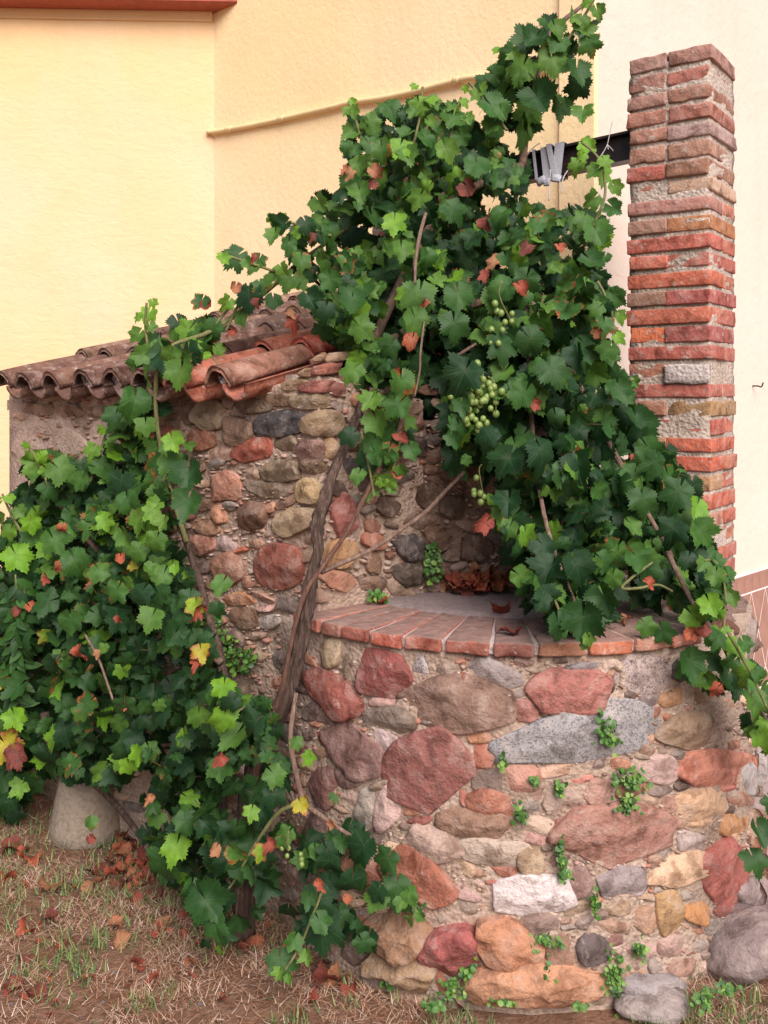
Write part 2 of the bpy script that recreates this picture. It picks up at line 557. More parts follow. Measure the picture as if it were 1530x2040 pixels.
# ------------------------------------------------------------------ ground
def ground_z(x, y):
    return 0.018 * noise.noise(Vector((x * 1.3, y * 1.3, 0))) + 0.010 * noise.noise(Vector((x * 6, y * 6, 3)))
gv, gf = [], []
xs = np.concatenate([[-150, -40, -12, -6], np.arange(-3.2, 3.21, 0.04), [6, 12, 40, 150]])
ys = np.concatenate([[-150, -40, -10, -3, -1], np.arange(0.2, 5.2, 0.04), [8, 14, 40, 150]])
for y in ys:
    for x in xs:
        near = abs(x) < 3.3 and 0 < y < 5.3
        gv.append((x, y, ground_z(x, y) if near else 0.0))
nx = len(xs)
for j in range(len(ys) - 1):
    for i in range(nx - 1):
        gf.append((j * nx + i, j * nx + i + 1, (j + 1) * nx + i + 1, (j + 1) * nx + i))
tag(put('ground', mesh('ground', gv, gf, MAT['ground'], True)), 'dry brown soil with straw and sparse grass', 'ground', kind='structure')
# paved strip beyond the well, along the house
pz = 0.045
pp = [Vector((1.32, 2.2)), Vector((5, 2.2)), Vector((5, 8)), HX + RD * 5, HX + Vector((0.25, 0.02)), Vector((1.22, 3.4))]
pv = [(q.x, q.y, pz) for q in pp] + [(q.x, q.y, -0.05) for q in pp]
pf = [tuple(range(6))] + [(i, i + 6, (i + 1) % 6 + 6, (i + 1) % 6) for i in range(6)]
tag(put('path', mesh('path', pv, pf, MAT['path'])), 'grey concrete path between well and house', 'path', kind='structure')

# ------------------------------------------------------------------ house
house = empty('house', (HC.x, HC.y, 0), 'cream yellow rendered house with red cornice behind the stone well', 'house')
def wall_grid(name, p0, d, length, z0, z1, mat, parent, step=0.06, amp=0.004, thick=0.25):
    nrm = Vector((d.y, -d.x))
    if nrm.y > 0: nrm = -nrm
    nu = max(2, int(length / step)); nv = max(2, int((z1 - z0) / step))
    V, Fc = [], []
    for j in range(nv + 1):
        for i in range(nu + 1):
            q = p0 + d * (length * i / nu)
            z = z0 + (z1 - z0) * j / nv
            a = amp * noise.noise(Vector((q.x * 3, q.y * 3, z * 3)))
            if i in (0, nu): a = 0
            V.append((q.x + nrm.x * a, q.y + nrm.y * a, z))
    for j in range(nv):
        for i in range(nu):
            Fc.append((j * (nu + 1) + i, j * (nu + 1) + i + 1, (j + 1) * (nu + 1) + i + 1, (j + 1) * (nu + 1) + i))
    base = len(V)
    # back slab so the wall has body
    for (s, z) in ((0, z0), (length, z0), (length, z1), (0, z1)):
        q = p0 + d * s - nrm * thick
        V.append((q.x, q.y, z))
    Fc.append((base, base + 1, base + 2, base + 3))
    c = [0, nu, (nv) * (nu + 1) + nu, nv * (nu + 1)]
    for k in range(4):
        Fc.append((c[k], c[(k + 1) % 4], base + (k + 1) % 4, base + k))
    return put(name, mesh(name, V, Fc, mat, False), parent, (0, 0, 0))
wall_grid('wall', HC, LD, 4.5, -0.1, 5.6, MAT['wall_left'], house)
wall_grid('wall', HC, MD, (HX - HC).length, -0.1, 5.6, MAT['wall_mid'], house)
wr = wall_grid('wall', HX + RD * 0.002, RD, 5.0, -0.1, 5.6, MAT['wall_right'], house)
# corner strip that stands slightly proud of the middle wall
d1118 = ray_line(1118, HC, MD)
t1118 = (d1118 - HC.y) / MD.y
nm = Vector((MD.y, -MD.x));  nm = nm if nm.y < 0 else -nm
s0 = HC + MD * t1118; s1 = HX + MD * 0.004
V = []
for z in (-0.1, 5.6):
    for q in (s0 - nm * 0.02, s0 + nm * 0.016, s1 + nm * 0.016, s1 - nm * 0.02):
        V.append((q.x, q.y, z))
put('corner_strip', mesh('corner_strip', V, [(0, 1, 5, 4), (1, 2, 6, 5), (2, 3, 7, 6), (3, 0, 4, 7), (4, 5, 6, 7), (3, 2, 1, 0)], MAT['wall_mid']), house)
# cornice over the left wall
zc = EYE + (HY - 26) / F * HC.y
ln = Vector((LD.y, -LD.x)); ln = ln if ln.y < 0 else -ln
cend = HC - LD * 0.14
def prism_line(p0, d, length, prof):
    """extrude a (out, z) profile along d; out measured towards the camera side"""
    nn = Vector((d.y, -d.x)); nn = nn if nn.y < 0 else -nn
    V = []
    for s in (0, length):
        for (o, z) in prof:
            q = p0 + d * s + nn * o
            V.append((q.x, q.y, z))
    k = len(prof)
    Fc = [tuple(range(k)), tuple(range(2 * k - 1, k - 1, -1))]
    for i in range(k):
        Fc.append((i, i + k, (i + 1) % k + k, (i + 1) % k))
    return V, Fc
V, Fc = prism_line(cend, LD, 4.6, [(-0.02, zc), (0.125, zc + 0.004), (0.135, zc + 0.012), (0.135, zc + 0.16), (0.16, zc + 0.20), (0.16, zc + 0.4), (-0.02, zc + 0.4)])
put('cornice', mesh('cornice', V, Fc, MAT['cornice']), house)
V, Fc = prism_line(HC + LD * 0.01, LD, 4.4, [(-0.02, zc - 0.055), (0.012, zc - 0.05), (0.02, zc - 0.012), (0.02, zc + 0.0), (-0.02, zc + 0.0)])
put('cornice_moulding', mesh('cornice_moulding', V, Fc, MAT['wall_left']), house)
# conduit along the middle wall
cp = []
for (x, y) in [(412, 262), (432, 262), (480, 254), (540, 242), (600, 228), (660, 214), (700, 204), (760, 196), (830, 181), (880, 168), (930, 156), (980, 152), (1040, 150), (1110, 138)]:
    d = ray_line(x, HC, MD) - 0.024
    if x < 427: d = HC.y - 0.02
    q = P(x, y, d); cp.append((q.x, q.y, q.z, 0.0145))
V, Fc = tube(cp, 10, 5)
cond = put('conduit', mesh('conduit', V, Fc, MAT['conduit'], True), house)
for (x, y) in [(452, 259), (556, 238), (700, 204), (905, 161)]:
    d = ray_line(x, HC, MD) - 0.024
    q = P(x, y, d); q2 = P(x + 10, y - 2.5, ray_line(x + 10, HC, MD) - 0.024)
    V, Fc = tube([(*q, 0.0175), (*((q + q2) / 2), 0.0178), (*q2, 0.0175)], 10, 2)
    put('coupling', mesh('coupling', V, Fc, MAT['conduit'], True), cond)
# hook on the right wall
dh = ray_line(1500, HX, RD)
q = P(1498, 769, dh); nr = Vector((RD.y, -RD.x, 0))
V, Fc = tube([(*(q), 0.004), (*(q + nr * 0.03), 0.004), (*(q + nr * 0.045 + Vector((0.004, 0, -0.004))), 0.004), (*(q + nr * 0.05 + Vector((0.008, 0, 0.018))), 0.004)], 6, 3)
put('wall_hook', mesh('wall_hook', V, Fc, MAT['iron'], True), house)
V, Fc = tube([(*(q + nr * 0.045 + Vector((0.006, 0, -0.022))), 0.005), (*(q + nr * 0.045 + Vector((0.006, 0, 0.012))), 0.005)], 6, 2)

# tiled dado on the right wall
DT = EYE - (1153 - HY) / F * ray_line(1453, HX, RD)
dado = put('dado', None or mesh('dado', *prism_line(HX + RD * 0.03, RD, 4.5, [(0.0, -0.1), (0.0135, -0.1), (0.0135, DT), (0.0, DT)]), MAT['grout']), house)
def wall_piece(name, poly, out0, out1, mat, parent):
    """poly in (s, z) on the right wall"""
    nn = Vector((RD.y, -RD.x))
    V = []
    cs = sum(p[0] for p in poly) / len(poly); cz = sum(p[1] for p in poly) / len(poly)
    o0 = HX + RD * cs
    for (o, k) in ((out0, 1.0), (out1, 1.0)):
        for (s, z) in poly:
            q = HX + RD * s + nn * o
            V.append((q.x - o0.x, q.y - o0.y, z - cz))
    n_ = len(poly)
    Fc = [tuple(range(n_, 2 * n_))] + [(i, (i + 1) % n_, (i + 1) % n_ + n_, i + n_) for i in range(n_)]
    return put(name, mesh(name, V, Fc, mat), parent, (o0.x, o0.y, cz))
for i in range(28):
    s = 0.55 + i * 0.087
    wall_piece('border_tile', [(s, DT - 0.090), (s + 0.083, DT - 0.090), (s + 0.083, DT - 0.003), (s, DT - 0.003)], 0.006, 0.016, MAT['dado'], dado)
g = 0.0042
ZB, DW, DH = DT - 0.098, 0.165, 0.40
for i in range(14):
    for j in range(4):
        s = 0.5 + i * DW + (DW / 2 if j % 2 else 0)
        zc_ = ZB - j * DH / 2
        poly = [(s, zc_ - DH / 2 + g * 2.2), (s + DW / 2 - g, zc_), (s, zc_ + DH / 2 - g * 2.2), (s - DW / 2 + g, zc_)]
        if j == 0:
            poly = [(s, zc_ - DH / 2 + g * 2.2), (s + DW / 2 - g, zc_ - 0.002), (s - DW / 2 + g, zc_ - 0.002)]
        if min(p[1] for p in poly) < 0.05:
            poly = [(s, 0.05), (s, 0.05)] and [(a_, max(b_, 0.05)) for a_, b_ in poly]
        wall_piece('dado_tile', poly, 0.006, 0.015, MAT['dado'], dado)

# ------------------------------------------------------------------ rubble stones
class Occ:
    """which photo pixels are already taken by a traced stone (2 px cells)"""
    def __init__(self, x0, y0, x1, y1):
        self.x0, self.y0 = x0, y0
        self.g = np.zeros(((y1 - y0) // 2 + 1, (x1 - x0) // 2 + 1), dtype=bool)
        yy, xx = np.mgrid[0:self.g.shape[0], 0:self.g.shape[1]]
        self.xx = xx * 2 + x0; self.yy = yy * 2 + y0
    def mask(self, cx, cy, w, h, ang, grow=0.0, n=2.4):
        a = math.radians(ang)
        r = int((max(w, h) / 2 + grow) / 2) + 2
        i0 = max(0, int((cy - self.y0) / 2) - r); i1 = min(self.g.shape[0], int((cy - self.y0) / 2) + r)
        j0 = max(0, int((cx - self.x0) / 2) - r); j1 = min(self.g.shape[1], int((cx - self.x0) / 2) + r)
        if i0 >= i1 or j0 >= j1: return None
        dx = self.xx[i0:i1, j0:j1] - cx; dy = self.yy[i0:i1, j0:j1] - cy
        u = (dx * math.cos(a) + dy * math.sin(a)) / (w / 2 + grow); v = (-dx * math.sin(a) + dy * math.cos(a)) / (h / 2 + grow)
        return (slice(i0, i1), slice(j0, j1)), (np.abs(u) ** n + np.abs(v) ** n) < 1
    def free(self, *a, **k):
        m = self.mask(*a, **k)
        return m is not None and not (self.g[m[0]] & m[1]).any()
    def take(self, *a, **k):
        m = self.mask(*a, **k)
        if m is not None: self.g[m[0]] |= m[1]

def make_stone(surf, cx, cy, w, h, ang, col, parent, hgt=None, n=2.5, seed=0, mat='stone', K=24, rough=1.0):
    rg = random.Random(seed * 7919 + int(cx) * 31 + int(cy))
    a = math.radians(ang)
    p0, n0 = surf(cx, cy)
    sc = p0.y / F
    m = min(w, h) * sc
    if hgt is None:
        hgt = min(0.030, max(0.014, 0.30 * m))
    so = rg.random() * 90
    cuts = [(rg.uniform(0, 6.283), rg.uniform(0.70, 0.95)) for _ in range(rg.choice((4, 5, 6)))]
    fac = [(rg.uniform(0, 6.283), rg.uniform(0.3, 1.1), rg.uniform(0.70, 1.0)) for _ in range(4)]
    outl = []
    for k in range(K):
        th = 2 * math.pi * k / K
        c, s = math.cos(th), math.sin(th)
        r = (abs(c) ** n + abs(s) ** n) ** (-1.0 / n)
        r *= 1 + rough * (0.17 * noise.noise(Vector((c * 1.2 + so, s * 1.2, 0))) + 0.09 * noise.noise(Vector((c * 3.0 + so, s * 3.0, 5))) + 0.04 * noise.noise(Vector((c * 7 + so, s * 7, 5))))
        for (ph_, cd) in cuts:
            q_ = math.cos(th - ph_)
            if q_ > 0.05: r = min(r, cd * 1.08 / q_)
        outl.append((w / 2 * r * c, h / 2 * r * s))
    tx, ty = rg.uniform(-0.35, 0.35), rg.uniform(-0.25, 0.25)
    rings = [(1.03, -0.5), (1.0, 0.30), (0.975, 0.72), (0.92, 0.92), (0.72, 1.0), (0.38, 1.02)]
    V, Fc = [], []
    for (rf, hf0) in rings:
        for (ox, oy) in outl:
            hf = hf0
            ox2, oy2 = ox * rf, oy * rf
            x = cx + ox2 * math.cos(a) - oy2 * math.sin(a); y = cy + ox2 * math.sin(a) + oy2 * math.cos(a)
            p, nn = surf(x, y)
            tilt = 1 + (tx * ox2 / (w / 2) + ty * oy2 / (h / 2)) * (1 if hf > 0.3 else 0)
            q = p * 1.0
            nz = noise.noise(q * 22 + Vector((so, 0, 0))) * 0.30 + noise.noise(q * 60 + Vector((0, so, 0))) * 0.16
            if hf > 0.3:
                for (ph_, sl_, lv) in fac:
                    hf = min(hf, lv + sl_ * (0.35 - (ox2 / (w / 2) * math.cos(ph_) + oy2 / (h / 2) * math.sin(ph_))))
                hf = max(hf, 0.18)
            off = hgt * hf * tilt + (hgt * nz * rough if hf > 0 else 0)
            V.append(p + nn * off - p0)
    V.append(n0 * hgt * 1.05)
    nr_ = len(rings)
    for i in range(nr_ - 1):
        for k in range(K):
            k2 = (k + 1) % K
            Fc.append((i * K + k, (i + 1) * K + k, (i + 1) * K + k2, i * K + k2))
    for k in range(K):
        Fc.append(((nr_ - 1) * K + k, len(V) - 1, (nr_ - 1) * K + (k + 1) % K))
    me = mesh('stone', V, Fc, MAT[mat], True)
    o = put('stone', me, parent, p0)
    l_ = lin(col); g_ = 0.30 * l_[0] + 0.55 * l_[1] + 0.15 * l_[2]
    o.color = (*[v * 0.92 + g_ * k_ * 0.08 for v, k_ in zip(l_, (1.05, 0.97, 1.0))], 1)
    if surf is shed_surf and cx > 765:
        o.color = (*[v * 0.55 for v in o.color[:3]], 1)  # stones of the recess darkened, its shade put into their colour
    return o

PAL = [(150, 85, 75), (160, 120, 95), (185, 150, 125), (150, 125, 110), (190, 160, 145), (135, 105, 95), (175, 110, 85), (165, 140, 115),
       (200, 165, 135), (140, 120, 110), (170, 130, 105), (155, 140, 130), (190, 130, 100), (120, 95, 85)]

# ------------------------------------------------------------------ the well
well = empty('stone_well', (WC.x, WC.y, 0), 'round rubble stone well with brick coping, cement lid and green weeds', 'well')
# mortar drum
V, Fc = [], []
nu, nv = 300, 52
for j in range(nv + 1):
    z = -0.05 + (WTOP - 0.0345 + 0.05) * j / nv
    for i in range(nu):
        th = 2 * math.pi * i / nu
        c, s = math.cos(th), math.sin(th)
        r = WR + 0.007 + 0.010 * noise.noise(Vector((c * 5, s * 5, z * 6))) + 0.006 * noise.noise(Vector((c * 18, s * 18, z * 22)))
        V.append((c * r, s * r, z))
for j in range(nv):
    for i in range(nu):
        i2 = (i + 1) % nu
        Fc.append((j * nu + i, j * nu + i2, (j + 1) * nu + i2, (j + 1) * nu + i))
Fc.append(tuple(nv * nu + i for i in range(nu)))
drum = put('mortar_drum', mesh('mortar_drum', V, Fc, MAT['mortar_well'], True), well, (WC.x, WC.y, 0))

WELL_STONES = [  # cx, cy, w, h, angle, colour
 (663,1295,40,58,15,(185,160,125)), (695,1330,15,50,4,(125,105,85)), (766,1337,110,80,6,(150,72,66)), (844,1321,42,34,0,(190,182,182)),
 (893,1329,40,38,0,(165,143,130)), (987,1337,108,42,14,(160,148,145)), (669,1378,122,58,48,(150,74,60)), (767,1395,54,24,8,(192,150,138)),
 (775,1432,100,50,12,(142,126,112)), (918,1401,202,100,9,(140,108,92)), (772,1474,56,38,12,(215,190,188)), (714,1493,134,72,46,(135,98,92)),
 (858,1521,152,152,20,(148,86,78)), (952,1466,44,26,-4,(200,140,100)), (962,1500,50,44,10,(175,104,80)), (978,1554,74,48,20,(128,108,98)),
 (1035,1545,66,52,12,(195,138,118)), (982,1602,94,54,24,(175,108,82)), (926,1582,26,36,0,(170,100,80)), (777,1607,50,84,10,(205,170,160)),
 (732,1607,38,74,18,(162,150,138)), (652,1566,56,78,15,(120,74,68)), (628,1412,30,48,20,(102,76,70)), (648,1468,18,22,0,(160,75,55)),
 (695,1545,52,44,40,(125,90,84)), (771,1533,16,34,10,(195,130,90)), (1130,1375,162,78,-2,(176,106,95)), (1143,1462,306,98,-9,(150,148,150)),
 (1047,1414,46,38,10,(170,110,98)), (1281,1344,104,68,-3,(176,156,150)), (1357,1337,38,42,20,(85,76,80)), (1288,1394,50,22,-18,(112,96,96)),
 (1341,1386,60,30,-16,(190,140,98)), (1392,1378,36,32,0,(165,130,92)), (1165,1327,76,17,-3,(150,140,142)), (1082,1330,56,15,-4,(170,150,130)),
 (1364,1455,122,66,-4,(150,122,96)), (1421,1525,142,66,-9,(205,128,102)), (1306,1532,88,52,-6,(192,160,152)), (1107,1531,78,28,-14,(212,170,144)),
 (1158,1546,44,22,-6,(190,104,84)), (1118,1588,72,52,4,(182,156,140)), (1187,1576,54,46,-4,(182,140,124)), (1392,1602,90,56,-6,(206,165,128)),
 (1446,1567,36,20,-10,(195,105,85)), (1072,1577,32,34,0,(176,140,128)), (1058,1606,36,30,0,(160,148,138)), (1494,1540,40,74,8,(176,170,168)),
 (1219,1657,208,118,-6,(170,118,102)), (1072,1641,64,36,6,(196,170,148)), (1066,1669,56,24,10,(188,140,130)), (1057,1706,48,52,0,(186,160,128)),
 (1051,1778,152,82,-8,(228,214,212)), (1133,1634,46,26,-10,(180,110,100)), (1232,1752,100,56,-8,(155,140,140)), (1351,1731,124,52,-20,(222,182,145)),
 (1434,1735,88,124,14,(180,94,82)), (1496,1780,66,64,-15,(156,136,134)), (1239,1803,70,28,-3,(170,140,112)), (1327,1812,52,88,-8,(180,140,92)),
 (1282,1826,44,50,-30,(182,140,112)), (1220,1841,62,32,2,(176,140,118)), (1379,1815,42,42,20,(196,135,78)), (1075,1838,68,44,-10,(150,125,114)),
 (1114,1893,56,62,5,(150,110,88)), (1178,1885,60,62,30,(100,86,86)), (1009,1870,124,86,16,(192,130,92)), (895,1889,104,88,-12,(172,84,80)),
 (1070,1952,246,78,2,(196,140,102)), (806,1852,120,72,4,(155,114,82)), (812,1922,132,64,12,(162,130,94)), (838,1746,136,86,38,(165,94,68)),
 (870,1678,120,64,16,(190,160,144)), (941,1636,154,56,9,(150,114,92)), (1000,1697,150,48,5,(190,170,152)), (932,1724,30,36,0,(205,170,135)),
 (935,1779,64,22,16,(178,140,132)), (926,1806,50,34,0,(150,130,114)), (890,1824,34,20,0,(170,150,140)), (886,1953,32,46,0,(180,110,84)),
 (1002,1752,62,20,-8,(178,105,92)), (785,1686,38,18,12,(205,175,140)), (815,1696,26,22,20,(120,90,86)), (1226,1870,38,26,0,(150,105,96)),
 (1150,1750,48,58,25,(140,105,98)), (1280,1890,62,34,-6,(195,160,148)), (1458,1640,60,38,-20,(196,140,88)), (1389,1640,44,16,-6,(206,165,130)),
 (1370,1674,46,38,0,(186,166,160)), (1323,1676,22,62,8,(160,142,134)), (1296,1968,110,60,0,(160,150,150)), (1440,1978,56,36,-5,(140,140,128)),
 (742,1345,18,40,10,(176,152,128)), (800,1790,50,34,20,(140,110,92)), (1015,1640,40,30,0,(176,120,96)), (690,1450,30,40,30,(128,92,84)),
 (640,1640,50,60,10,(110,78,70)), (1240,1604,40,18,-10,(190,150,135)), (1330,1600,26,34,0,(176,130,112)), (1330,1880,50,40,0,(186,150,138)),
 (1360,1925,60,36,-20,(170,130,112)), (1232,1925,40,40,0,(176,140,116)), (940,1835,30,26,0,(160,120,100)), (1160,1835,34,30,0,(140,118,108)),
]
occ_w = Occ(520, 1260, 1530, 2040)
for i, (cx, cy, w, h, a, col) in enumerate(WELL_STONES):
    occ_w.take(cx, cy, w * 0.97, h * 0.97, a)
for i, (cx, cy, w, h, a, col) in enumerate(WELL_STONES):
    gr = (cx, cy) in ((1143, 1462), (844, 1321), (1281, 1344), (1300, 1975))
    big = min(w, h) > 45
    hg = None
    if (cx, cy) == (1281, 1344): hg = 0.012
    if cy > 1840 and w > 95: hg = 0.06
    make_stone(well_surf, cx, cy, w * 1.19, h * 1.22, a, col, well, hg, 3.0 if big else 4.0, i, 'granite' if gr else 'stone', 26 if w > 80 else 16)
cnt = len(WELL_STONES)
rg = random.Random(3)
for size, tries in ((46, 500), (34, 900), (24, 1600), (16, 2600)):
    for _ in range(tries):
        if cnt > 262: break
        cx = rg.uniform(575, 1512); cy = rg.uniform(1312, 1990)
        w = size * rg.uniform(0.9, 1.9); h = size * rg.uniform(0.6, 1.0); an = rg.uniform(-20, 20)
        if cx < 760: an += 25 * (760 - cx) / 150
        if cx > 1480: w *= 0.5
        if cy > 1900 and cx < 740: continue
        if occ_w.free(cx, cy, w, h, an, grow=-1.5):
            occ_w.take(cx, cy, w, h, an, grow=-1.0)
            c = rg.choice(PAL)
            k = rg.uniform(0.85, 1.12)
            make_stone(well_surf, cx, cy, w * 1.14, h * 1.16, an, tuple(min(235, v * k) for v in c), well, None, rg.uniform(2.2, 3.6), cnt, 'stone', 14, 1.2)
            cnt += 1
def chips(surf, occ, n_, xr, yr, parent, seed, skip=None):
    rs = random.Random(seed); V = []; T = []; LT = []
    b0_ = WB[parent.name]
    made = 0
    for _ in range(n_ * 6):
        if made >= n_: break
        cx, cy = rs.uniform(*xr), rs.uniform(*yr)
        if skip and skip(cx, cy): continue
        w = rs.uniform(5, 15); h = w * rs.uniform(0.4, 0.8); an = rs.uniform(-30, 30)
        if not occ.free(cx, cy, w, h, an, grow=-1.5): continue
        occ.take(cx, cy, w, h, an, grow=-1.0); made += 1
        a = math.radians(an); b = len(V); K = 7; c = rs.uniform(0, 1); p0, n0 = surf(cx, cy); hg = rs.uniform(0.007, 0.013)
        rr = [rs.uniform(0.75, 1.1) for _ in range(K)]
        for (f, o_) in ((1.0, -0.004), (0.92, hg * 0.8), (0.5, hg)):
            for k in range(K):
                th = 2 * math.pi * k / K
                ox, oy = w / 2 * rr[k] * f * math.cos(th), h / 2 * rr[k] * f * math.sin(th)
                p, nn_ = surf(cx + ox * math.cos(a) - oy * math.sin(a), cy + ox * math.sin(a) + oy * math.cos(a))
                V.append(p + nn_ * o_ - b0_); LT.append((c, 0, 0, 1))
        for j in range(2):
            for k in range(K):
                k2 = (k + 1) % K
                T += [(b + j * K + k, b + (j + 1) * K + k, b + (j + 1) * K + k2), (b + j * K + k, b + (j + 1) * K + k2, b + j * K + k2)]
        for k in range(1, K - 1): T.append((b + 2 * K, b + 2 * K + k + 1, b + 2 * K + k))
    o = put('stone_chips', mesh_np('stone_chips', [tuple(v) for v in V], T, MAT['chips'], False, None, LT), parent, b0_)
    o['kind'] = 'stuff'
# the well's far right flank, round the edge from the camera
def arc_surf(px, py):
    an_ = -0.52 + (px / 800.0) / WR
    return Vector((WC.x + WR * math.cos(an_), WC.y + WR * math.sin(an_), 0.89 - py / 800.0)), Vector((math.cos(an_), math.sin(an_), 0))
rg = random.Random(41)
for i in range(30):
    cx, cy = 40 + (i % 5) * 92 + rg.uniform(-12, 12) + (40 if (i // 5) % 2 else 0), 60 + (i // 5) * 110 + rg.uniform(-10, 10)
    make_stone(arc_surf, cx, cy, rg.uniform(70, 105), rg.uniform(60, 95), rg.uniform(-15, 15), rg.choice(PAL), well, 0.022, 3.0, i + 300, 'stone', 16, 1.2)
chips(well_surf, occ_w, 1500, (560, 1490), (1308, 1990), well, 1, lambda x, y: y > 1900 and x < 740)
# drain spout: hollow lip beside the cement block
p, nn = well_surf(1216, 1352)
tn = Vector((-nn.y, nn.x, 0))
V, Fc = [], []
K = 14
for j, (r, o) in enumerate([(0.050, 0.0), (0.046, 0.014), (0.036, 0.020), (0.027, 0.016), (0.024, 0.002), (0.022, -0.03)]):
    for k in range(K):
        th = -0.5 + math.pi * 1.45 * k / (K - 1)
        rr = r * (1 + 0.10 * noise.noise(Vector((math.cos(th) * 2, math.sin(th) * 2, j))))
        V.append(tn * rr * math.cos(th) * 0.8 + Vector((0, 0, 1)) * rr * math.sin(th) * 1.15 + nn * o)
for j in range(5):
    for k in range(K - 1):
        Fc.append((j * K + k, j * K + k + 1, (j + 1) * K + k + 1, (j + 1) * K + k))
put('drain_spout', mesh('drain_spout', V, Fc, MAT['mortar_well'], True), well, p)
o = make_stone(well_surf, 1213, 1352, 30, 58, 6, (46, 36, 32), well, 0.0125, 2.0, 77, 'stone', 16, 0.3); o.name = 'drain_shade'  # dark plug painting the shade inside the drain hole

# coping bricks laid radially, pale joints
def rough_block(name, sx, sy, sz, seed, mat, amp=0.004, rnd=0.006, div=(7, 4, 3)):
    """a worn brick: rounded box, surface roughened. sx, sy, sz are full sizes"""
    import bmesh
    bm = bmesh.new()
    bmesh.ops.create_cube(bm, size=2.0)
    bmesh.ops.subdivide_edges(bm, edges=bm.edges[:], cuts=4, use_grid_fill=True)
    for v in bm.verts:
        q = v.co.copy()
        h = Vector((sx / 2, sy / 2, sz / 2))
        p = Vector((q.x * h.x, q.y * h.y, q.z * h.z))
        # pull the outer loops to the edge, then round
        for k in range(3):
            if abs(q[k]) > 0.5 and abs(q[k]) < 0.99:
                p[k] = math.copysign(h[k] - rnd * 1.3, q[k])
        inner = Vector([max(-(h[k] - rnd), min(h[k] - rnd, p[k])) for k in range(3)])
        dlt = p - inner
        if dlt.length > 1e-6:
            p = inner + dlt.normalized() * rnd
        nz = Vector((noise.noise(p * 30 + Vector((seed, 0, 0))), noise.noise(p * 30 + Vector((0, seed, 7))), noise.noise(p * 30 + Vector((3, 0, seed)))))
        nz2 = Vector((noise.noise(p * 90 + Vector((seed, 0, 0))), noise.noise(p * 90 + Vector((0, seed, 7))), noise.noise(p * 90 + Vector((3, 0, seed)))))
        v.co = p + nz * amp + nz2 * amp * 0.45
    me = bpy.data.meshes.new(name)
    bm.to_mesh(me); bm.free()
    me.polygons.foreach_set('use_smooth', [True] * len(me.polygons))
    me.materials.append(MAT[mat])
    return me

def coping_angle(px):
    p, n_ = well_surf(px, 1290, CR)
    return math.atan2(p.y - WC.y, p.x - WC.x)
joints = [coping_angle(x) for x in (637, 680, 736, 803, 884, 979, 1070, 1170, 1263, 1336)]
step = joints[-1] - joints[-2]
joints.append(joints[-1] + 0.15)
joints.insert(0, joints[0] - 0.16); 
COPC = [(146, 92, 76), (158, 88, 72), (174, 86, 66), (164, 90, 72), (152, 84, 68), (142, 84, 74), (172, 118, 90), (188, 106, 72), (178, 124, 102), (178, 106, 88)]
cop = put('coping', None or mesh('coping_bed', *(lambda n_=60: (
    [(math.cos(a_) * r_, math.sin(a_) * r_, z_) for z_ in (WTOP - 0.0335, WTOP - 0.006)
        for (a_, r_) in [(joints[0] + (joints[-1] - joints[0]) * i / 39, CR - 0.010) for i in range(40)] + [(joints[-1] + (joints[0] - joints[-1]) * i / 19, 0.50) for i in range(20)]],
    [tuple(range(n_ - 1, -1, -1)), tuple(range(n_, 2 * n_))] + [(i, (i + 1) % n_, (i + 1) % n_ + n_, i + n_) for i in range(n_)]))(), MAT['patch']), well, (WC.x, WC.y, 0))
for i in range(len(joints) - 1):
    a0, a1 = joints[i], joints[i + 1]
    gap = 0.0105
    am = (a0 + a1) / 2
    wid = (a1 - a0) * CR - gap
    L = 0.275
    me = rough_block('coping_brick', L, wid, 0.034, i * 3.3, 'brick', 0.0036, 0.0042)
    # taper towards the centre
    for v in me.vertices:
        k = (v.co.x + L / 2) / L
        v.co.y *= (0.70 + 0.30 * k)
    o = put('coping_brick', me, cop, (WC.x + math.cos(am) * (CR - L / 2 + 0.003), WC.y + math.sin(am) * (CR - L / 2 + 0.003), WTOP - 0.018 + RND.uniform(-0.002, 0.003)))
    o.rotation_euler = (0, 0, am)
    o.color = (*lin(COPC[(i - 1) % len(COPC)]), 1)
# cement lid
V, Fc = [], []
nu, nr_ = 80, 14
for j in range(nr_ + 1):
    r = 0.545 * j / nr_
    for i in range(nu):
        th = 2 * math.pi * i / nu
        rr = r * (1 + 0.02 * noise.noise(Vector((math.cos(th) * 3, math.sin(th) * 3, 1))))
        z = 0.004 + 0.004 * noise.noise(Vector((rr * math.cos(th) * 9, rr * math.sin(th) * 9, 0)))
        V.append((rr * math.cos(th), rr * math.sin(th), z if j < nr_ else -0.012))
for j in range(nr_):
    for i in range(nu):
        i2 = (i + 1) % nu
        Fc.append((j * nu + i, (j + 1) * nu + i, (j + 1) * nu + i2, j * nu + i2))
put('lid', mesh('lid', V, Fc, MAT['cement'], True), well, (WC.x, WC.y, WTOP))

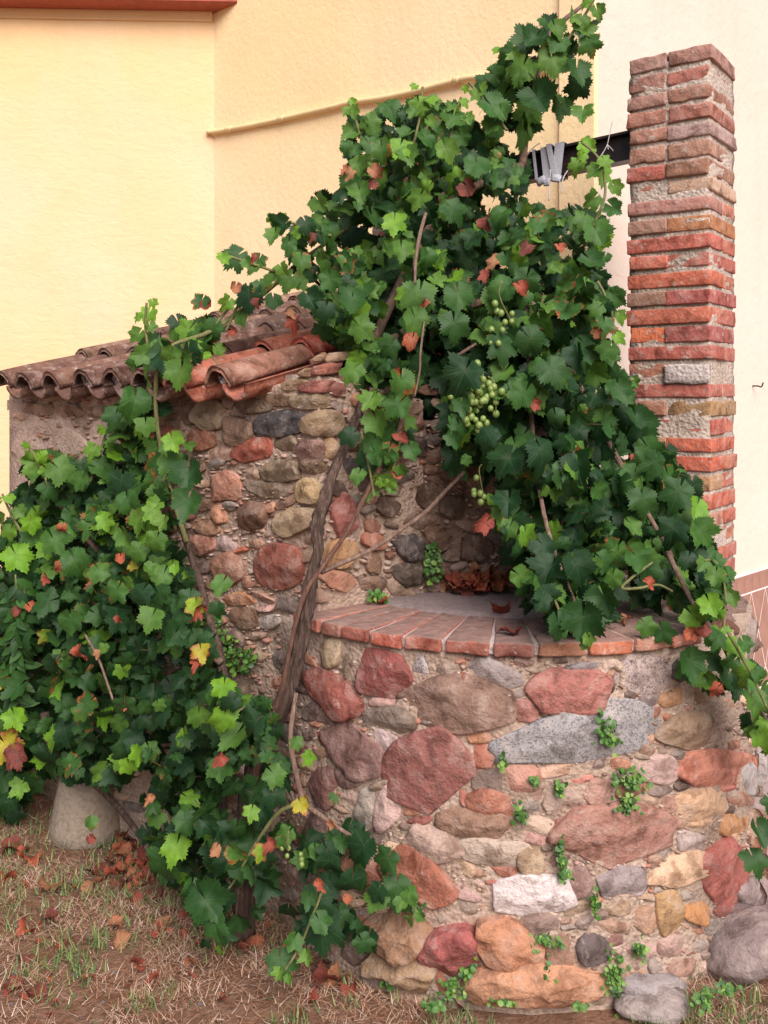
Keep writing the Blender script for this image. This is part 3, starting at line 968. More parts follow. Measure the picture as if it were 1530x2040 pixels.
for i, (ang, rr, z, sz, col) in enumerate([(-0.62, 0.70, 0.905, 0.055, (196, 160, 148)), (-0.50, 0.66, 0.915, 0.05, (190, 140, 125)), (-0.42, 0.72, 0.89, 0.05, (200, 168, 155)), (-0.30, 0.70, 0.90, 0.06, (186, 150, 138)), (-0.15, 0.69, 0.89, 0.05, (180, 135, 115)),
        (-0.72, 0.74, 0.895, 0.04, (176, 120, 100)), (-0.36, 0.745, 0.84, 0.045, (190, 160, 150)), (-0.22, 0.755, 0.76, 0.05, (176, 140, 120)), (-0.30, 0.75, 0.68, 0.05, (186, 150, 130)), (-0.05, 0.72, 0.88, 0.05, (180, 140, 120)), (0.1, 0.70, 0.88, 0.06, (170, 130, 112))]):
    import bmesh as _b2
    bm = _b2.new(); _b2.ops.create_icosphere(bm, subdivisions=3, radius=1.0)
    for v in bm.verts:
        q = v.co.copy(); v.co = Vector((q.x, q.y * 0.8, q.z * 0.62)) * (1 + 0.38 * noise.noise(q * 1.4 + Vector((i * 3.3, 0, 0))) + 0.16 * noise.noise(q * 4 + Vector((i, 0, 0))))
    me = bpy.data.meshes.new('stone'); bm.to_mesh(me); bm.free(); me.materials.append(MAT['stone'])
    o = put('stone', me, well, (WC.x + math.cos(ang) * rr, WC.y + math.sin(ang) * rr, z), scale=sz); o.color = (*lin(col), 1)
# loose boulders at the foot of the well
def boulder(x, y, w, h, dep, ang, col, label, seed):
    d = EYE * F / (y + h / 2 - HY)
    c = P(x, y, d)
    rx, rz = w / 2 * d / F, h / 2 * d / F
    import bmesh
    bm = bmesh.new()
    bmesh.ops.create_icosphere(bm, subdivisions=4, radius=1.0)
    a = math.radians(-ang)
    for v in bm.verts:
        q = v.co.copy()
        k = 1 + 0.16 * noise.noise(q * 1.2 + Vector((seed, 0, 0))) + 0.06 * noise.noise(q * 3.5 + Vector((seed, 0, 0))) + 0.02 * noise.noise(q * 9)
        q = Vector((math.copysign(abs(q.x) ** 0.85, q.x), math.copysign(abs(q.y) ** 0.85, q.y), math.copysign(abs(q.z) ** 0.85, q.z))) * k
        p = Vector((q.x * rx, q.y * dep, q.z * rz))
        v.co = Vector((p.x * math.cos(a) - p.z * math.sin(a), p.y, p.x * math.sin(a) + p.z * math.cos(a)))
    me = bpy.data.meshes.new('boulder'); bm.to_mesh(me); bm.free()
    me.polygons.foreach_set('use_smooth', [True] * len(me.polygons)); me.materials.append(MAT['stone'])
    o = put('boulder', me, None, (c.x, d + dep * 0.3, c.z))
    o.color = (*lin(col), 1)
    tag(o, label, 'boulder')
boulder(1486, 1893, 180, 98, 0.12, -24, (142, 126, 124), 'large tilted grey boulder beside the foot of the well', 2.0)
boulder(1302, 2006, 150, 44, 0.07, 2, (158, 146, 142), 'low grey stone half buried in grass in front of the well', 5.0)

# ------------------------------------------------------------------ brick pillars
def pillar(name, origin, ax, ay, z0, z1, cols, label, seed, nfull=30):
    """origin: near corner (plan); ax along the left face, ay along the right face, each 0.28 m"""
    root = empty(name, (origin.x, origin.y, z0), label, 'pillar', None)
    S = 0.275
    ctr = origin + (ax + ay) * (S / 2)
    rz = math.atan2(ax.y, ax.x)
    ncour = int(round((z1 - z0) / 0.0600))
    ch = (z1 - z0) / ncour
    # mortar core
    V = []; Fc = []
    s = S / 2 - 0.0055
    nz, ns = ncour * 4, 8
    ring = []
    for k in range(4):
        for i in range(ns):
            t = -1 + 2 * i / ns
            ring.append([(t, -1), (1, t), (-t, 1), (-1, -t)][k])
    for j in range(nz + 1):
        z = (z1 - z0 - 0.03) * j / nz
        for (u, v) in ring:
            k = s + 0.006 * noise.noise(Vector((u * 4 + seed, v * 4, z * 25))) + 0.004 * noise.noise(Vector((u * 12, v * 12, z * 60)))
            V.append((u * k, v * k, z))
    nn_ = len(ring)
    for j in range(nz):
        for i in range(nn_):
            Fc.append((j * nn_ + i, j * nn_ + (i + 1) % nn_, (j + 1) * nn_ + (i + 1) % nn_, (j + 1) * nn_ + i))
    Fc.append(tuple(nz * nn_ + i for i in range(nn_)))
    o = put('mortar_core', mesh('mortar_core', V, Fc, MAT['mortar_brick'], True), root, (ctr.x, ctr.y, z0))
    o.rotation_euler = (0, 0, rz)
    rgl = random.Random(seed)
    # courses from the top down; even entries show two headers on the left face, singles show one stretcher
    for c in range(ncour):
        zc_ = z1 - (c + 0.5) * ch
        spec = cols[c] if c < len(cols) else rgl.choice([[(195, 105, 78)], [(185, 110, 85), (200, 100, 68)], [(190, 130, 95)], [(196, 92, 62)]])
        jit = lambda: rgl.uniform(-0.005, 0.005)
        hb = ch - rgl.uniform(0.008, 0.016)
        if len(spec) == 2:
            pieces = [(spec[0], ax * (S * 0.76) + ay * (S / 2), 0.132, S), (spec[1], ax * (S * 0.265) + ay * (S / 2), 0.144, S)]
        else:
            pieces = [(spec[0], ax * (S / 2) + ay * (S * 0.25), S, 0.138), (rgl.choice([(205, 110, 80), (190, 100, 78), (200, 120, 88), (196, 96, 66)]), ax * (S / 2) + ay * (S * 0.755), S, 0.130)]
        for (col, off, lx, ly) in pieces:
            if col is None: continue
            top = c == 0
            me = rough_block('brick', lx + rgl.uniform(-0.008, 0.004), ly + rgl.uniform(-0.006, 0.004), hb, rgl.random() * 90, 'brick', 0.0045 if c < 7 else 0.0021, 0.0032 if c > 8 else 0.005)
            q = origin + off + ax * jit() + ay * jit()
            o = put('brick', me, root, (q.x, q.y, zc_ + rgl.uniform(-0.002, 0.002)))
            o.rotation_euler = (rgl.uniform(-0.012, 0.012), rgl.uniform(-0.012, 0.012), rz + rgl.uniform(-0.025, 0.025))
            l_ = lin(col); g_ = 0.30 * l_[0] + 0.6 * l_[1] + 0.1 * l_[2]
            o.color = (*[min(0.8, (v * 0.84 + g_ * 0.16) * 1.04) for v in l_], 1)
    return root, ctr, rz
PC = [[(172,124,108),(170,118,102)], [(176,120,104),(186,106,86)], [(170,120,104),(166,110,84)], [(182,116,92),(178,106,86)], [(176,116,92),(182,146,138)],
      [(186,130,104),(182,130,104)], [(178,84,64),(164,110,80)], [(182,104,78),(206,166,134)], [(186,124,108)], [(180,130,108),(190,118,58)], [(206,98,74)],
      [(212,104,74),(190,94,74)], [(206,94,54)], [(150,104,80),(186,84,74)], [(206,100,64)], [(222,104,38),(176,84,74)], [(186,84,64)], [(180,110,80),(205,175,160)],
      [(190,94,74)], [(164,104,74),(170,128,72)], [(190,84,62)], [(170,124,80),(206,94,54)], [(202,84,44)], [(188,140,90)], [(202,90,54)], [(194,130,104)],
      [(206,112,82),(196,120,90)], [(200,110,80)]]
near = P(1416, 700, 3.04)
PO = Vector((near.x, near.y))
PAX = Vector((-math.cos(math.radians(36)), math.sin(math.radians(36)))); PAY = Vector((-PAX.x * 0 + math.sin(math.radians(36)), math.cos(math.radians(36))))
z_top = EYE + (HY - 84) / F * 3.04
pil, pctr, prz = pillar('brick_pillar', PO, PAX, PAY, WTOP - 0.004, z_top, PC, 'tall weathered red brick pillar rising free of the leaves beside the well', 4)
# mortar smear over one brick of the pillar
me = rough_block('mortar_patch', 0.15, 0.014, 0.062, 2.2, 'patch', 0.006, 0.006)
q = PO + PAX * 0.075 - PAY * 0.004
o = put('mortar_patch', me, pil, (q.x, q.y, z_top - 17.6 * 0.06)); o.rotation_euler = (0, 0, prz)
# second pillar, buried in the vine
lp = P(858, 700, 3.50)
LPO = Vector((lp.x, lp.y))
pil2, p2ctr, p2rz = pillar('brick_pillar', LPO, PAX, PAY, -0.02, EYE + (HY - 246) / F * 3.5, [[(178, 92, 78), (184, 96, 80)], [(176, 90, 70)]], 'brick pillar smothered in vine leaves with only its red top showing', 9)

# iron beam between the pillars (I-section)
b0 = Vector((PO.x, PO.y, 0)) + Vector((*(PAX * 0.24 + PAY * 0.10), 0)); b0.z = 2.40
b1 = Vector((p2ctr.x, p2ctr.y, 2.325))
bd = (b1 - b0).normalized()
bs = bd.cross(Vector((0, 0, 1))).normalized(); bu = bs.cross(bd)
prof = [(-0.03, -0.05), (0.03, -0.05), (0.03, -0.041), (0.005, -0.037), (0.005, 0.037), (0.03, 0.041), (0.03, 0.05), (-0.03, 0.05), (-0.03, 0.041), (-0.005, 0.037), (-0.005, -0.037), (-0.03, -0.041)]
bl = (b1 - b0).length
V = []
for s in (0, bl):
    for (a_, c_) in prof: V.append(bd * s + bs * a_ + bu * c_)
k = len(prof)
Fc = [tuple(range(k)), tuple(range(2 * k - 1, k - 1, -1))] + [(i, i + k, (i + 1) % k + k, (i + 1) % k) for i in range(k)]
tag(put('iron_beam', mesh('iron_beam', V, Fc, MAT['iron']), None, b0), 'dark iron beam running from the bare brick pillar into the vine', 'beam')

def on_beam(px):
    u = (px - CX) / F
    t = (u * b0.y - b0.x) / (bd.x - u * bd.y)
    return t
# webbing strips tied round the beam
strap = empty('tied_webbing', b0 + bd * on_beam(1090) + bu * -0.06, 'grey white webbing strips knotted round the dark iron beam', 'webbing')
def band(t, half, tilt, name, parent, gap=0.004):
    hw, hh = 0.03 + gap, 0.05 + gap
    loop = []
    for (sx_, sy_) in ((-1, -1), (1, -1), (1, 1), (-1, 1)):
        loop.append((sx_ * hw, sy_ * hh))
    V, Fc = [], []
    for th_ in (0.0, 0.0022):
        for e in (-half, half):
            for (a_, c_) in loop:
                a2 = a_ + math.copysign(th_, a_); c2 = c_ + math.copysign(th_, c_)
                V.append(b0 + bd * (t + e + tilt * c_) + bs * a2 + bu * c2)
    for i in range(4):
        j = (i + 1) % 4
        Fc += [(8 + i, 8 + j, 12 + j, 12 + i), (i, 4 + i, 4 + j, j), (i, j, 8 + j, 8 + i), (4 + i, 12 + i, 12 + j, 4 + j)]
    V = [v - WB[parent.name] for v in V]
    return put(name, mesh(name, V, Fc, MAT['cloth']), parent, WB[parent.name])
t0 = on_beam(1096)
for (dx, hf, tl, gp) in ((0.0, 0.019, 0.02, 0.003), (-0.043, 0.017, -0.20, 0.0065), (0.045, 0.005, 0.03, 0.003), (-0.02, 0.010, 0.12, 0.009)):
    band(t0 + dx, hf, tl, 'webbing_band', strap, gp)
bq = b0 + bd * t0 - bu * 0.066 + bs * (0.036 if bs.y < 0 else -0.036)
for i, (ox, oz, r) in enumerate(((0.026, -0.010, 0.024), (0.004, -0.018, 0.020), (-0.030, -0.012, 0.022))):
    me = rough_block('knot', r * 1.5, r, r * 1.25, 3.0 + i, 'cloth', 0.004, 0.007)
    o = put('knot', me, strap, bq + bd * ox + Vector((0, 0, oz + 0.012))); o.rotation_euler = (0.3 * i, 0.5 - 0.4 * i, math.atan2(bd.y, bd.x))
def cordline(pix, d0, d1, r, name, parent, mat='cord'):
    pts = []
    for i, (x, y) in enumerate(pix):
        q = P(x, y, d0 + (d1 - d0) * i / max(1, len(pix) - 1))
        pts.append((*q, r))
    V, Fc = tube(pts, 5, 4)
    return put(name, mesh(name, V, Fc, MAT[mat], True), parent)
dstr = (b0 + bd * t0).y - 0.06
for pix in ([(1096, 338), (1095, 372), (1093, 400)], [(1137, 332), (1122, 355), (1118, 385)], [(1075, 285), (1058, 298), (1042, 322)], [(1052, 220), (1046, 265), (1040, 300)]):
    cordline(pix, dstr, dstr - 0.01, 0.0022, 'loose_cord', strap)
tt = on_beam(1216)
cs = empty('tied_string', b0 + bd * tt, 'thin pale string knotted round the beam near the bare pillar', 'string')
dd = (b0 + bd * tt).y - 0.042
for pix in ([(1220, 240), (1214, 270), (1210, 288)], [(1210, 288), (1204, 300), (1196, 312)], [(1210, 288), (1212, 298)], [(1210, 288), (1218, 296), (1222, 301)]):
    cordline(pix, dd, dd, 0.0016, 'string_strand', cs)

# plank hanging inside the vine
pl = P(1048, 712, 3.02)
me = rough_block('leaning_plank', 0.05, 0.022, 0.24, 3.0, 'plank', 0.001, 0.003)
o = put('leaning_plank', me, None, pl); o.rotation_euler = (0.1, math.radians(-26), -0.25)
tag(o, 'short terracotta coloured plank leaning inside the vine above the well', 'plank')

# ------------------------------------------------------------------ shed: rubble wall, tiled lean-to roof
shed = empty('stone_shed', (A.x, A.y, 0), 'low rubble stone lean-to with curved clay roof tiles', 'shed')
EAVE = 1.545
def rubble_sheet(name, p0, p1, z0, z1, parent, mat, amp=0.010, topfn=None, thick=0.22):
    d = (p1 - p0); L = d.length; d = d / L
    nn = Vector((d.y, -d.x))
    nu = max(4, int(L / 0.014)); nv = int((z1 - z0) / 0.014)
    V, Fc = [], []
    for j in range(nv + 1):
        for i in range(nu + 1):
            q = p0 + d * (L * i / nu)
            zt = topfn(L * i / nu) if topfn else z1
            z = z0 + (zt - z0) * j / nv
            a = amp * noise.noise(Vector((q.x * 8, q.y * 8, z * 8))) + amp * 0.5 * noise.noise(Vector((q.x * 26, q.y * 26, z * 26)))
            if i in (0, nu): a *= 0.2
            V.append((q.x + nn.x * a - p0.x, q.y + nn.y * a - p0.y, z))
    for j in range(nv):
        for i in range(nu):
            Fc.append((j * (nu + 1) + i, j * (nu + 1) + i + 1, (j + 1) * (nu + 1) + i + 1, (j + 1) * (nu + 1) + i))
    b_ = len(V)
    for i in (0, nu):
        q = p0 + d * (L * i / nu) - nn * thick
        V.append((q.x - p0.x, q.y - p0.y, z0)); V.append((q.x - p0.x, q.y - p0.y, topfn(L * i / nu) if topfn else z1))
    tl, tr_ = nv * (nu + 1), nv * (nu + 1) + nu
    Fc += [(0, tl, b_ + 1, b_), (nu, b_ + 2, b_ + 3, tr_), tuple(range(tl, tr_ + 1)) + (b_ + 3, b_ + 1), (b_, b_ + 1, b_ + 3, b_ + 2)]
    return put(name, mesh(name, V, Fc, mat, True), parent, (p0.x, p0.y, 0))
LAB = (B - A).length
rubble_sheet('rubble_wall', A, B, -0.05, 1.6, shed, MAT['mortar_shed'], topfn=lambda s: 1.54 + 0.07 * max(0, (s - LAB + 0.3) / 0.3))
rubble_sheet('rubble_wall', B, C, -0.05, 1.6, shed, MAT['mortar_shed'], topfn=lambda s: 1.60 - 0.2 * s)
rubble_sheet('rubble_wall', C, D, -0.05, 1.5, shed, MAT['mortar_shaded'], topfn=lambda s: 1.46)
rubble_sheet('rubble_wall', D, D2, -0.05, 1.5, shed, MAT['mortar_shed'], topfn=lambda s: 1.46)
AL = A + N * 1.5
rubble_sheet('rubble_wall', AL, A, -0.05, 1.9, shed, MAT['mortar_shed'], topfn=lambda s: 1.54 + 0.28 * (1.5 - s))
SHED_STONES = [
 (426,826,56,60,0,(152,132,104)), (505,809,72,30,4,(104,84,64)), (563,840,92,46,-4,(58,57,62)), (556,797,54,26,2,(130,104,74)), (621,799,70,30,4,(126,106,76)),
 (643,842,66,50,4,(152,126,94)), (481,858,54,54,20,(136,106,84)), (442,872,26,30,0,(160,136,112)), (508,896,74,44,-16,(168,80,54)), (573,881,40,30,0,(122,102,76)),
 (617,896,50,40,0,(132,96,84)), (445,901,54,28,-4,(206,166,144)), (406,877,58,44,-10,(152,92,62)), (655,891,26,38,10,(176,142,104)), (561,935,70,44,2,(126,106,80)),
 (626,930,46,28,6,(122,96,70)), (384,826,28,46,0,(112,82,72)), (588,768,46,20,-10,(160,130,96)), (636,771,70,22,-6,(142,76,62)), (672,776,30,24,0,(130,70,58)),
 (452,965,50,58,0,(192,132,106)), (539,973,80,30,6,(142,122,100)), (617,975,48,48,4,(182,152,106)), (505,1028,56,56,0,(114,74,50)), (590,1038,84,52,-16,(176,150,114)),
 (435,1023,28,36,-20,(212,150,114)), (416,1050,48,30,20,(172,126,94)), (404,1084,56,38,-4,(202,142,120)), (452,1084,36,28,0,(182,152,146)), (481,1096,30,10,-20,(200,110,70)),
 (462,1132,56,58,10,(152,102,76)), (556,1127,94,80,4,(152,80,60)), (479,1193,58,28,3,(182,122,82)), (491,1229,54,38,8,(126,92,66)), (532,1212,34,12,-4,(206,160,145)),
 (527,1188,44,13,26,(196,150,125)), (539,1239,48,26,0,(176,160,150)), (515,1266,38,14,-10,(180,150,130)), (682,1030,46,80,-8,(168,96,86)), (677,1102,64,50,-10,(182,136,86)),
 (815,1088,56,50,0,(76,66,70)), (815,1144,62,44,0,(100,84,68)), (868,1073,60,44,10,(130,92,64)), (844,985,36,46,0,(120,82,56)), (744,1118,30,40,0,(140,105,80)),
 (741,1160,46,30,0,(130,100,78)), (903,888,18,46,5,(176,140,110)), (694,930,30,30,0,(90,80,84)), (730,960,40,34,0,(110,84,76)), (900,1010,50,40,10,(120,90,70)),
 (950,1090,60,50,0,(126,92,76)), (770,1010,44,36,0,(130,100,80)), (420,785,50,20,0,(150,124,100)), (470,780,40,18,0,(140,116,92)), (330,870,60,40,10,(172,80,60)),
 (350,930,40,40,0,(160,120,96)), (650,735,64,20,-8,(150,84,66)), (612,742,30,16,-14,(166,132,98)), (668,712,44,18,-10,(150,120,90)), (690,745,30,24,0,(136,100,80)), (640,712,30,14,-20,(160,124,92)), (80,815,60,22,0,(160,128,105)), (140,818,50,24,0,(158,124,104)), (200,820,46,20,0,(150,120,98)), (540,1013,26,18,-30,(205,150,120)),
]
occ_s = Occ(0, 740, 1100, 1760)
for s in SHED_STONES: occ_s.take(*s[:2], s[2] * 0.98, s[3] * 0.98, s[4])
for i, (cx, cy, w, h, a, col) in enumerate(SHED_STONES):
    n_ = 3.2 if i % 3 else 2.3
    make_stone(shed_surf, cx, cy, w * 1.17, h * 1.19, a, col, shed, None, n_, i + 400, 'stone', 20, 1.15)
for i, (cx, cy, w, h, a) in enumerate([(66, 880, 70, 120, 4), (140, 905, 90, 110, -8), (58, 985, 56, 90, 6), (225, 880, 90, 90, 10), (110, 850, 80, 40, 0), (300, 830, 60, 50, 0), (180, 990, 80, 70, 10)]):
    o = make_stone(shed_surf, cx, cy, w, h, a, [(212, 178, 162), (206, 170, 152), (214, 184, 170)][i % 3], shed, 0.010, 3.0, i + 900, 'plaster_old', 22, 2.2)
    o.name = 'plaster_patch'
cnt = len(SHED_STONES)
rg = random.Random(5)
for size, tries in ((40, 500), (28, 1400), (18, 2600), (12, 2400)):
    for _ in range(tries):
        if cnt > 290: break
        cx = rg.uniform(340, 1000) if rg.random() < 0.85 else rg.uniform(40, 340)
        cy = rg.uniform(775, 1330) if rg.random() < 0.85 else rg.uniform(1330, 1720)
        if cx > 630 and cy > 1180: continue
        if cx < 330 and 835 < cy < 1000 and size > 14: continue      # smooth rendered patch
        w = size * rg.uniform(0.8, 1.9); h = size * rg.uniform(0.55, 1.0); an = rg.uniform(-25, 25)
        if occ_s.free(cx, cy, w, h, an, grow=-0.5):
            occ_s.take(cx, cy, w, h, an, grow=0.0)
            k = rg.uniform(0.8, 1.1)
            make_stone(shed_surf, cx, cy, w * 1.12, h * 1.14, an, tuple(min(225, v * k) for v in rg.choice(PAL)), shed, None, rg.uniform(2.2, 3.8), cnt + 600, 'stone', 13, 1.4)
            cnt += 1

chips(shed_surf, occ_s, 1400, (60, 1000), (775, 1500), shed, 2, lambda x, y: x > 630 and y > 1180)
# roof: channel and cover tiles, one object each
RUN = (HC - A).dot(N) + 0.0
SLOPE = (EYE + (HY - 596) / F * HC.y - 0.10 - EAVE) / RUN
roof = put('roof', mesh('roof', *(lambda: (
    [tuple(Vector((q.x - A.x, q.y - A.y, z))) for q, z in (
        (A - E * 0.02, EAVE - 0.03), (A + E * (LAB - 0.30), EAVE - 0.03), (A + E * (LAB - 0.30) + N * RUN, EAVE - 0.03 + SLOPE * RUN), (A - E * 0.02 + N * RUN, EAVE - 0.03 + SLOPE * RUN),
        (A - E * 0.02, EAVE - 0.07), (A + E * (LAB - 0.30), EAVE - 0.07), (A + E * (LAB - 0.30) + N * RUN, EAVE - 0.07 + SLOPE * RUN), (A - E * 0.02 + N * RUN, EAVE - 0.07 + SLOPE * RUN))],
    [(0, 1, 2, 3), (7, 6, 5, 4), (0, 4, 5, 1), (1, 5, 6, 2), (2, 6, 7, 3), (3, 7, 4, 0)]))(), MAT['mortar_shed']), shed, (A.x, A.y, 0))
def tile_mesh(name, up, r0, r1, L, th, seed):
    """barrel tile along +Y (upslope), low end at y=0; up: cover (arch) else channel"""
    na, nl = 12, 6
    V, Fc = [], []
    for layer in (0, 1):
        for j in range(nl + 1):
            t = j / nl
            r = r0 + (r1 - r0) * t - (th if layer else 0)
            for i in range(na + 1):
                a_ = math.radians(8 + 164 * i / na)
                wob = 1 + 0.05 * noise.noise(Vector((math.cos(a_) * 1.5 + seed, t * 1.5, layer * 0.2)))
                x = math.cos(a_) * r * wob; z = math.sin(a_) * r * wob * (1.22 if up else 0.95)
                yj = L * t
                if j == 0: yj += 0.006 * noise.noise(Vector((i * 0.7, seed, 2)))
                if not up: z = -z
                V.append((x, yj, z))
    M = (na + 1) * (nl + 1)
    for layer in (0, 1):
        for j in range(nl):
            for i in range(na):
                q = (layer * M + j * (na + 1) + i, layer * M + j * (na + 1) + i + 1, layer * M + (j + 1) * (na + 1) + i + 1, layer * M + (j + 1) * (na + 1) + i)
                Fc.append(q if (layer == 0) == up else q[::-1])
    for j in range(nl):
        for i in (0, na):
            Fc.append((j * (na + 1) + i, (j + 1) * (na + 1) + i, M + (j + 1) * (na + 1) + i, M + j * (na + 1) + i))
    for i in range(na):
        for j in (0, nl):
            Fc.append((j * (na + 1) + i, j * (na + 1) + i + 1, M + j * (na + 1) + i + 1, M + j * (na + 1) + i))
    return mesh(name, V, Fc, MAT['tile'], True)
tm_up = [tile_mesh('cover_tile', True, 0.060, 0.052, 0.40, 0.013, k * 5.0) for k in range(4)]
tm_dn = [tile_mesh('channel_tile', False, 0.062, 0.074, 0.40, 0.013, k * 5.0 + 2) for k in range(4)]
TC = [(104, 74, 62), (114, 78, 64), (94, 68, 60), (124, 86, 70), (106, 70, 60), (132, 100, 82), (90, 66, 58)]
pitch = 0.182
ncol = 8
sl = math.atan(SLOPE)
rz_e = math.atan2(E.y, E.x)
rgt = random.Random(12)
for c in range(ncol):
    for r in range(int(RUN / 0.345) + 1):
        for kind in ('channel_tile', 'cover_tile'):
            up = kind == 'cover_tile'
            s = 0.13 + c * pitch + (0.0 if up else pitch / 2) + rgt.uniform(-0.008, 0.008)
            if not up and c == ncol - 1: s -= 0.0
            run = -0.10 + r * 0.345 - (0.004 if not up else 0.0) + rgt.uniform(-0.012, 0.012)
            z = EAVE + SLOPE * run + (0.038 if up else 0.060) + (0.020 * 0) + rgt.uniform(-0.004, 0.004)
            q = A + E * s + N * run
            me = (tm_up if up else tm_dn)[rgt.randrange(4)]
            o = put(kind, me, roof, (q.x, q.y, z))
            o.rotation_euler = Matrix.Rotation(rz_e + rgt.uniform(-0.02, 0.02), 3, 'Z').to_4x4().to_euler()
            o.rotation_mode = 'QUATERNION'
            rot = Matrix.Rotation(rz_e + rgt.uniform(-0.025, 0.025), 3, 'Z') @ Matrix.Rotation(sl - (0.035 if up else 0.035), 3, 'X')
            o.rotation_quaternion = rot.to_quaternion()
            col = rgt.choice(TC)
            if c >= ncol - 2: col = rgt.choice([(178, 100, 76), (168, 110, 86), (190, 104, 78)])
            if c == ncol - 1 and up and r == 1: col = (196, 92, 72)
            if c == ncol - 1 and up and r == 0: col = (158, 108, 88)
            if not up and c >= ncol - 2 and r == 0: col = (176, 102, 78)
            o.color = (*lin(col), 1)
# pale mortar lumps under the eave tiles
for c in range(ncol):
    s = 0.13 + c * pitch
    q = A + E * s + N * (-0.035)
    me = rough_block('mortar_plug', 0.062, 0.10, 0.05, c * 1.7, 'patch', 0.010, 0.02)
    o = put('mortar_plug', me, roof, (q.x, q.y, EAVE + 0.045)); o.rotation_euler = (0, 0, rz_e)

# ------------------------------------------------------------------ concrete tub at the foot of the vine
dpot = EYE * F / (1688 - HY)
pc = P(153, 1688, dpot)
K = 36
prof = [(0.0, 0.0), (0.118, 0.0), (0.125, 0.012), (0.123, 0.05), (0.108, 0.12), (0.094, 0.19), (0.088, 0.235), (0.080, 0.245), (0.072, 0.238), (0.070, 0.20), (0.0, 0.195)]
V, Fc = [], []
for (r, z) in prof:
    for k in range(K):
        th = 2 * math.pi * k / K
        rr = r * (1 + 0.02 * noise.noise(Vector((math.cos(th) * 2, math.sin(th) * 2, z * 9))))
        V.append((math.cos(th) * rr, math.sin(th) * rr, z))
for j in range(len(prof) - 1):
    for k in range(K):
        Fc.append((j * K + k, j * K + (k + 1) % K, (j + 1) * K + (k + 1) % K, (j + 1) * K + k))
tag(put('concrete_base', mesh('concrete_base', V, Fc, MAT['pot'], True), None, (pc.x, pc.y + 0.1, -0.005)), 'tapered grey concrete base standing on the soil under the left foliage', 'concrete base')
#@@VINES@@
# ------------------------------------------------------------------ leaves
def leaf_outline(rs, K=62):
    lob = [(0, 1.0), (52, 0.88), (108, 0.72), (-52, 0.88), (-108, 0.72)]
    lob = [(a + rs.uniform(-6, 6), r * rs.uniform(0.88, 1.1)) for a, r in lob]
    wid = rs.uniform(28, 37)
    base = rs.uniform(0.45, 0.62)
    pts = []
    for k in range(K):
        th = -172 + 344 * k / (K - 1)
        r = base
        if abs(th) > 150: r = base * (1 - 0.35 * (abs(th) - 150) / 22)
        for a, R in lob:
            d = abs(th - a)
            r = max(r, base + (R - base) * max(0, 1 - (d / wid) ** 1.25))
        r *= 1 + (0.105 if k % 2 else -0.05) * rs.uniform(0.4, 1.4)
        t = math.radians(th)
        pts.append((r * math.sin(t), -r * math.cos(t)))
    return pts

def leaf_variant(seed, tint, brown, curl=1.0):
    rs = random.Random(seed)
    out = leaf_outline(rs)
    K = len(out)
    cup = rs.uniform(-0.25, 0.30) * curl; droop = rs.uniform(0.05, 0.55) * curl
    fold = rs.uniform(-0.25, 0.55) * curl; ph = rs.uniform(0, 6.28); wav = rs.uniform(0.03, 0.11); asym = rs.uniform(-0.35, 0.35)
    V, UV, LT, T = [], [], [], []
    def z(x, y):
        r = math.hypot(x, y); a = math.atan2(x, -y)
        return -droop * max(0, -y) ** 2 + cup * r * r + fold * abs(x) * 0.6 + wav * r * r * math.sin(5 * a + ph) + asym * x * y + 0.012 * r * math.cos(a * 6.9)
    V.append((0, 0, 0)); UV.append((0, 0)); LT.append((tint, brown, 0.0, 1))
    for f in (0.5, 0.84, 1.0):
        for (x, y) in out:
            V.append((x * f, y * f, z(x * f, y * f))); UV.append((x * f, y * f)); LT.append((tint + (f - .7) * 0.04, brown, f ** 3, 1))
    for k in range(K - 1):
        T.append((0, 1 + k, 2 + k))
        for j in range(2):
            a, b = 1 + j * K + k, 1 + (j + 1) * K + k
            T.append((a, b, b + 1)); T.append((a, b + 1, a + 1))
    # stalk: runs back behind the blade
    b0_ = len(V)
    L = rs.uniform(0.7, 1.2); sw = rs.uniform(-0.4, 0.4)
    for i, t in enumerate((0, 0.5, 1.0)):
        c = np.array((sw * t, 0.45 * L * t * (1.2 - 0.4 * t), -L * t * 0.75 * t - 0.01))
        for k in range(3):
            an = 2.1 * k
            V.append(tuple(c + np.array((math.cos(an) * 0.022, 0.0, math.sin(an) * 0.022)))); UV.append((0, 9)); LT.append((0.97, 0, 0, 1))
    for i in range(2):
        for k in range(3):
            a, b = b0_ + i * 3 + k, b0_ + i * 3 + (k + 1) % 3
            T.append((a, b, b + 3)); T.append((a, b + 3, a + 3))
    return np.array(V, dtype=np.float32), np.array(T, dtype=np.int32), np.array(UV, dtype=np.float32), np.array(LT, dtype=np.float32)

# tint classes: dark, dark blue-green, mid, light, lime, browned, yellowing
CLS = {'d': (0.06, 0.06, 8), 'b': (0.0, 0.0, 6), 'm': (0.32, 0.10, 8), 'l': (0.52, 0.05, 6), 'y': (0.74, 0.0, 5), 'r': (0.30, 0.36, 8), 'o': (0.83, 0.36, 3)}
LV = {}
sd = 100
for k, (tn_, br, n_) in CLS.items():
    LV[k] = []
    for i in range(n_):
        rs = random.Random(sd)
        v = leaf_variant(sd, max(0, tn_ + rs.uniform(-0.10, 0.03 if k in 'yo' else 0.12)), max(0, br + rs.uniform(-0.05, 0.10)), 1.7 if k in 'ro' else rs.choice((0.9, 1.3, 1.8)))
        me = mesh_np('leaf', v[0], v[1], MAT['leaf'], True, v[2], v[3])
        LV[k].append((v, me)); sd += 1
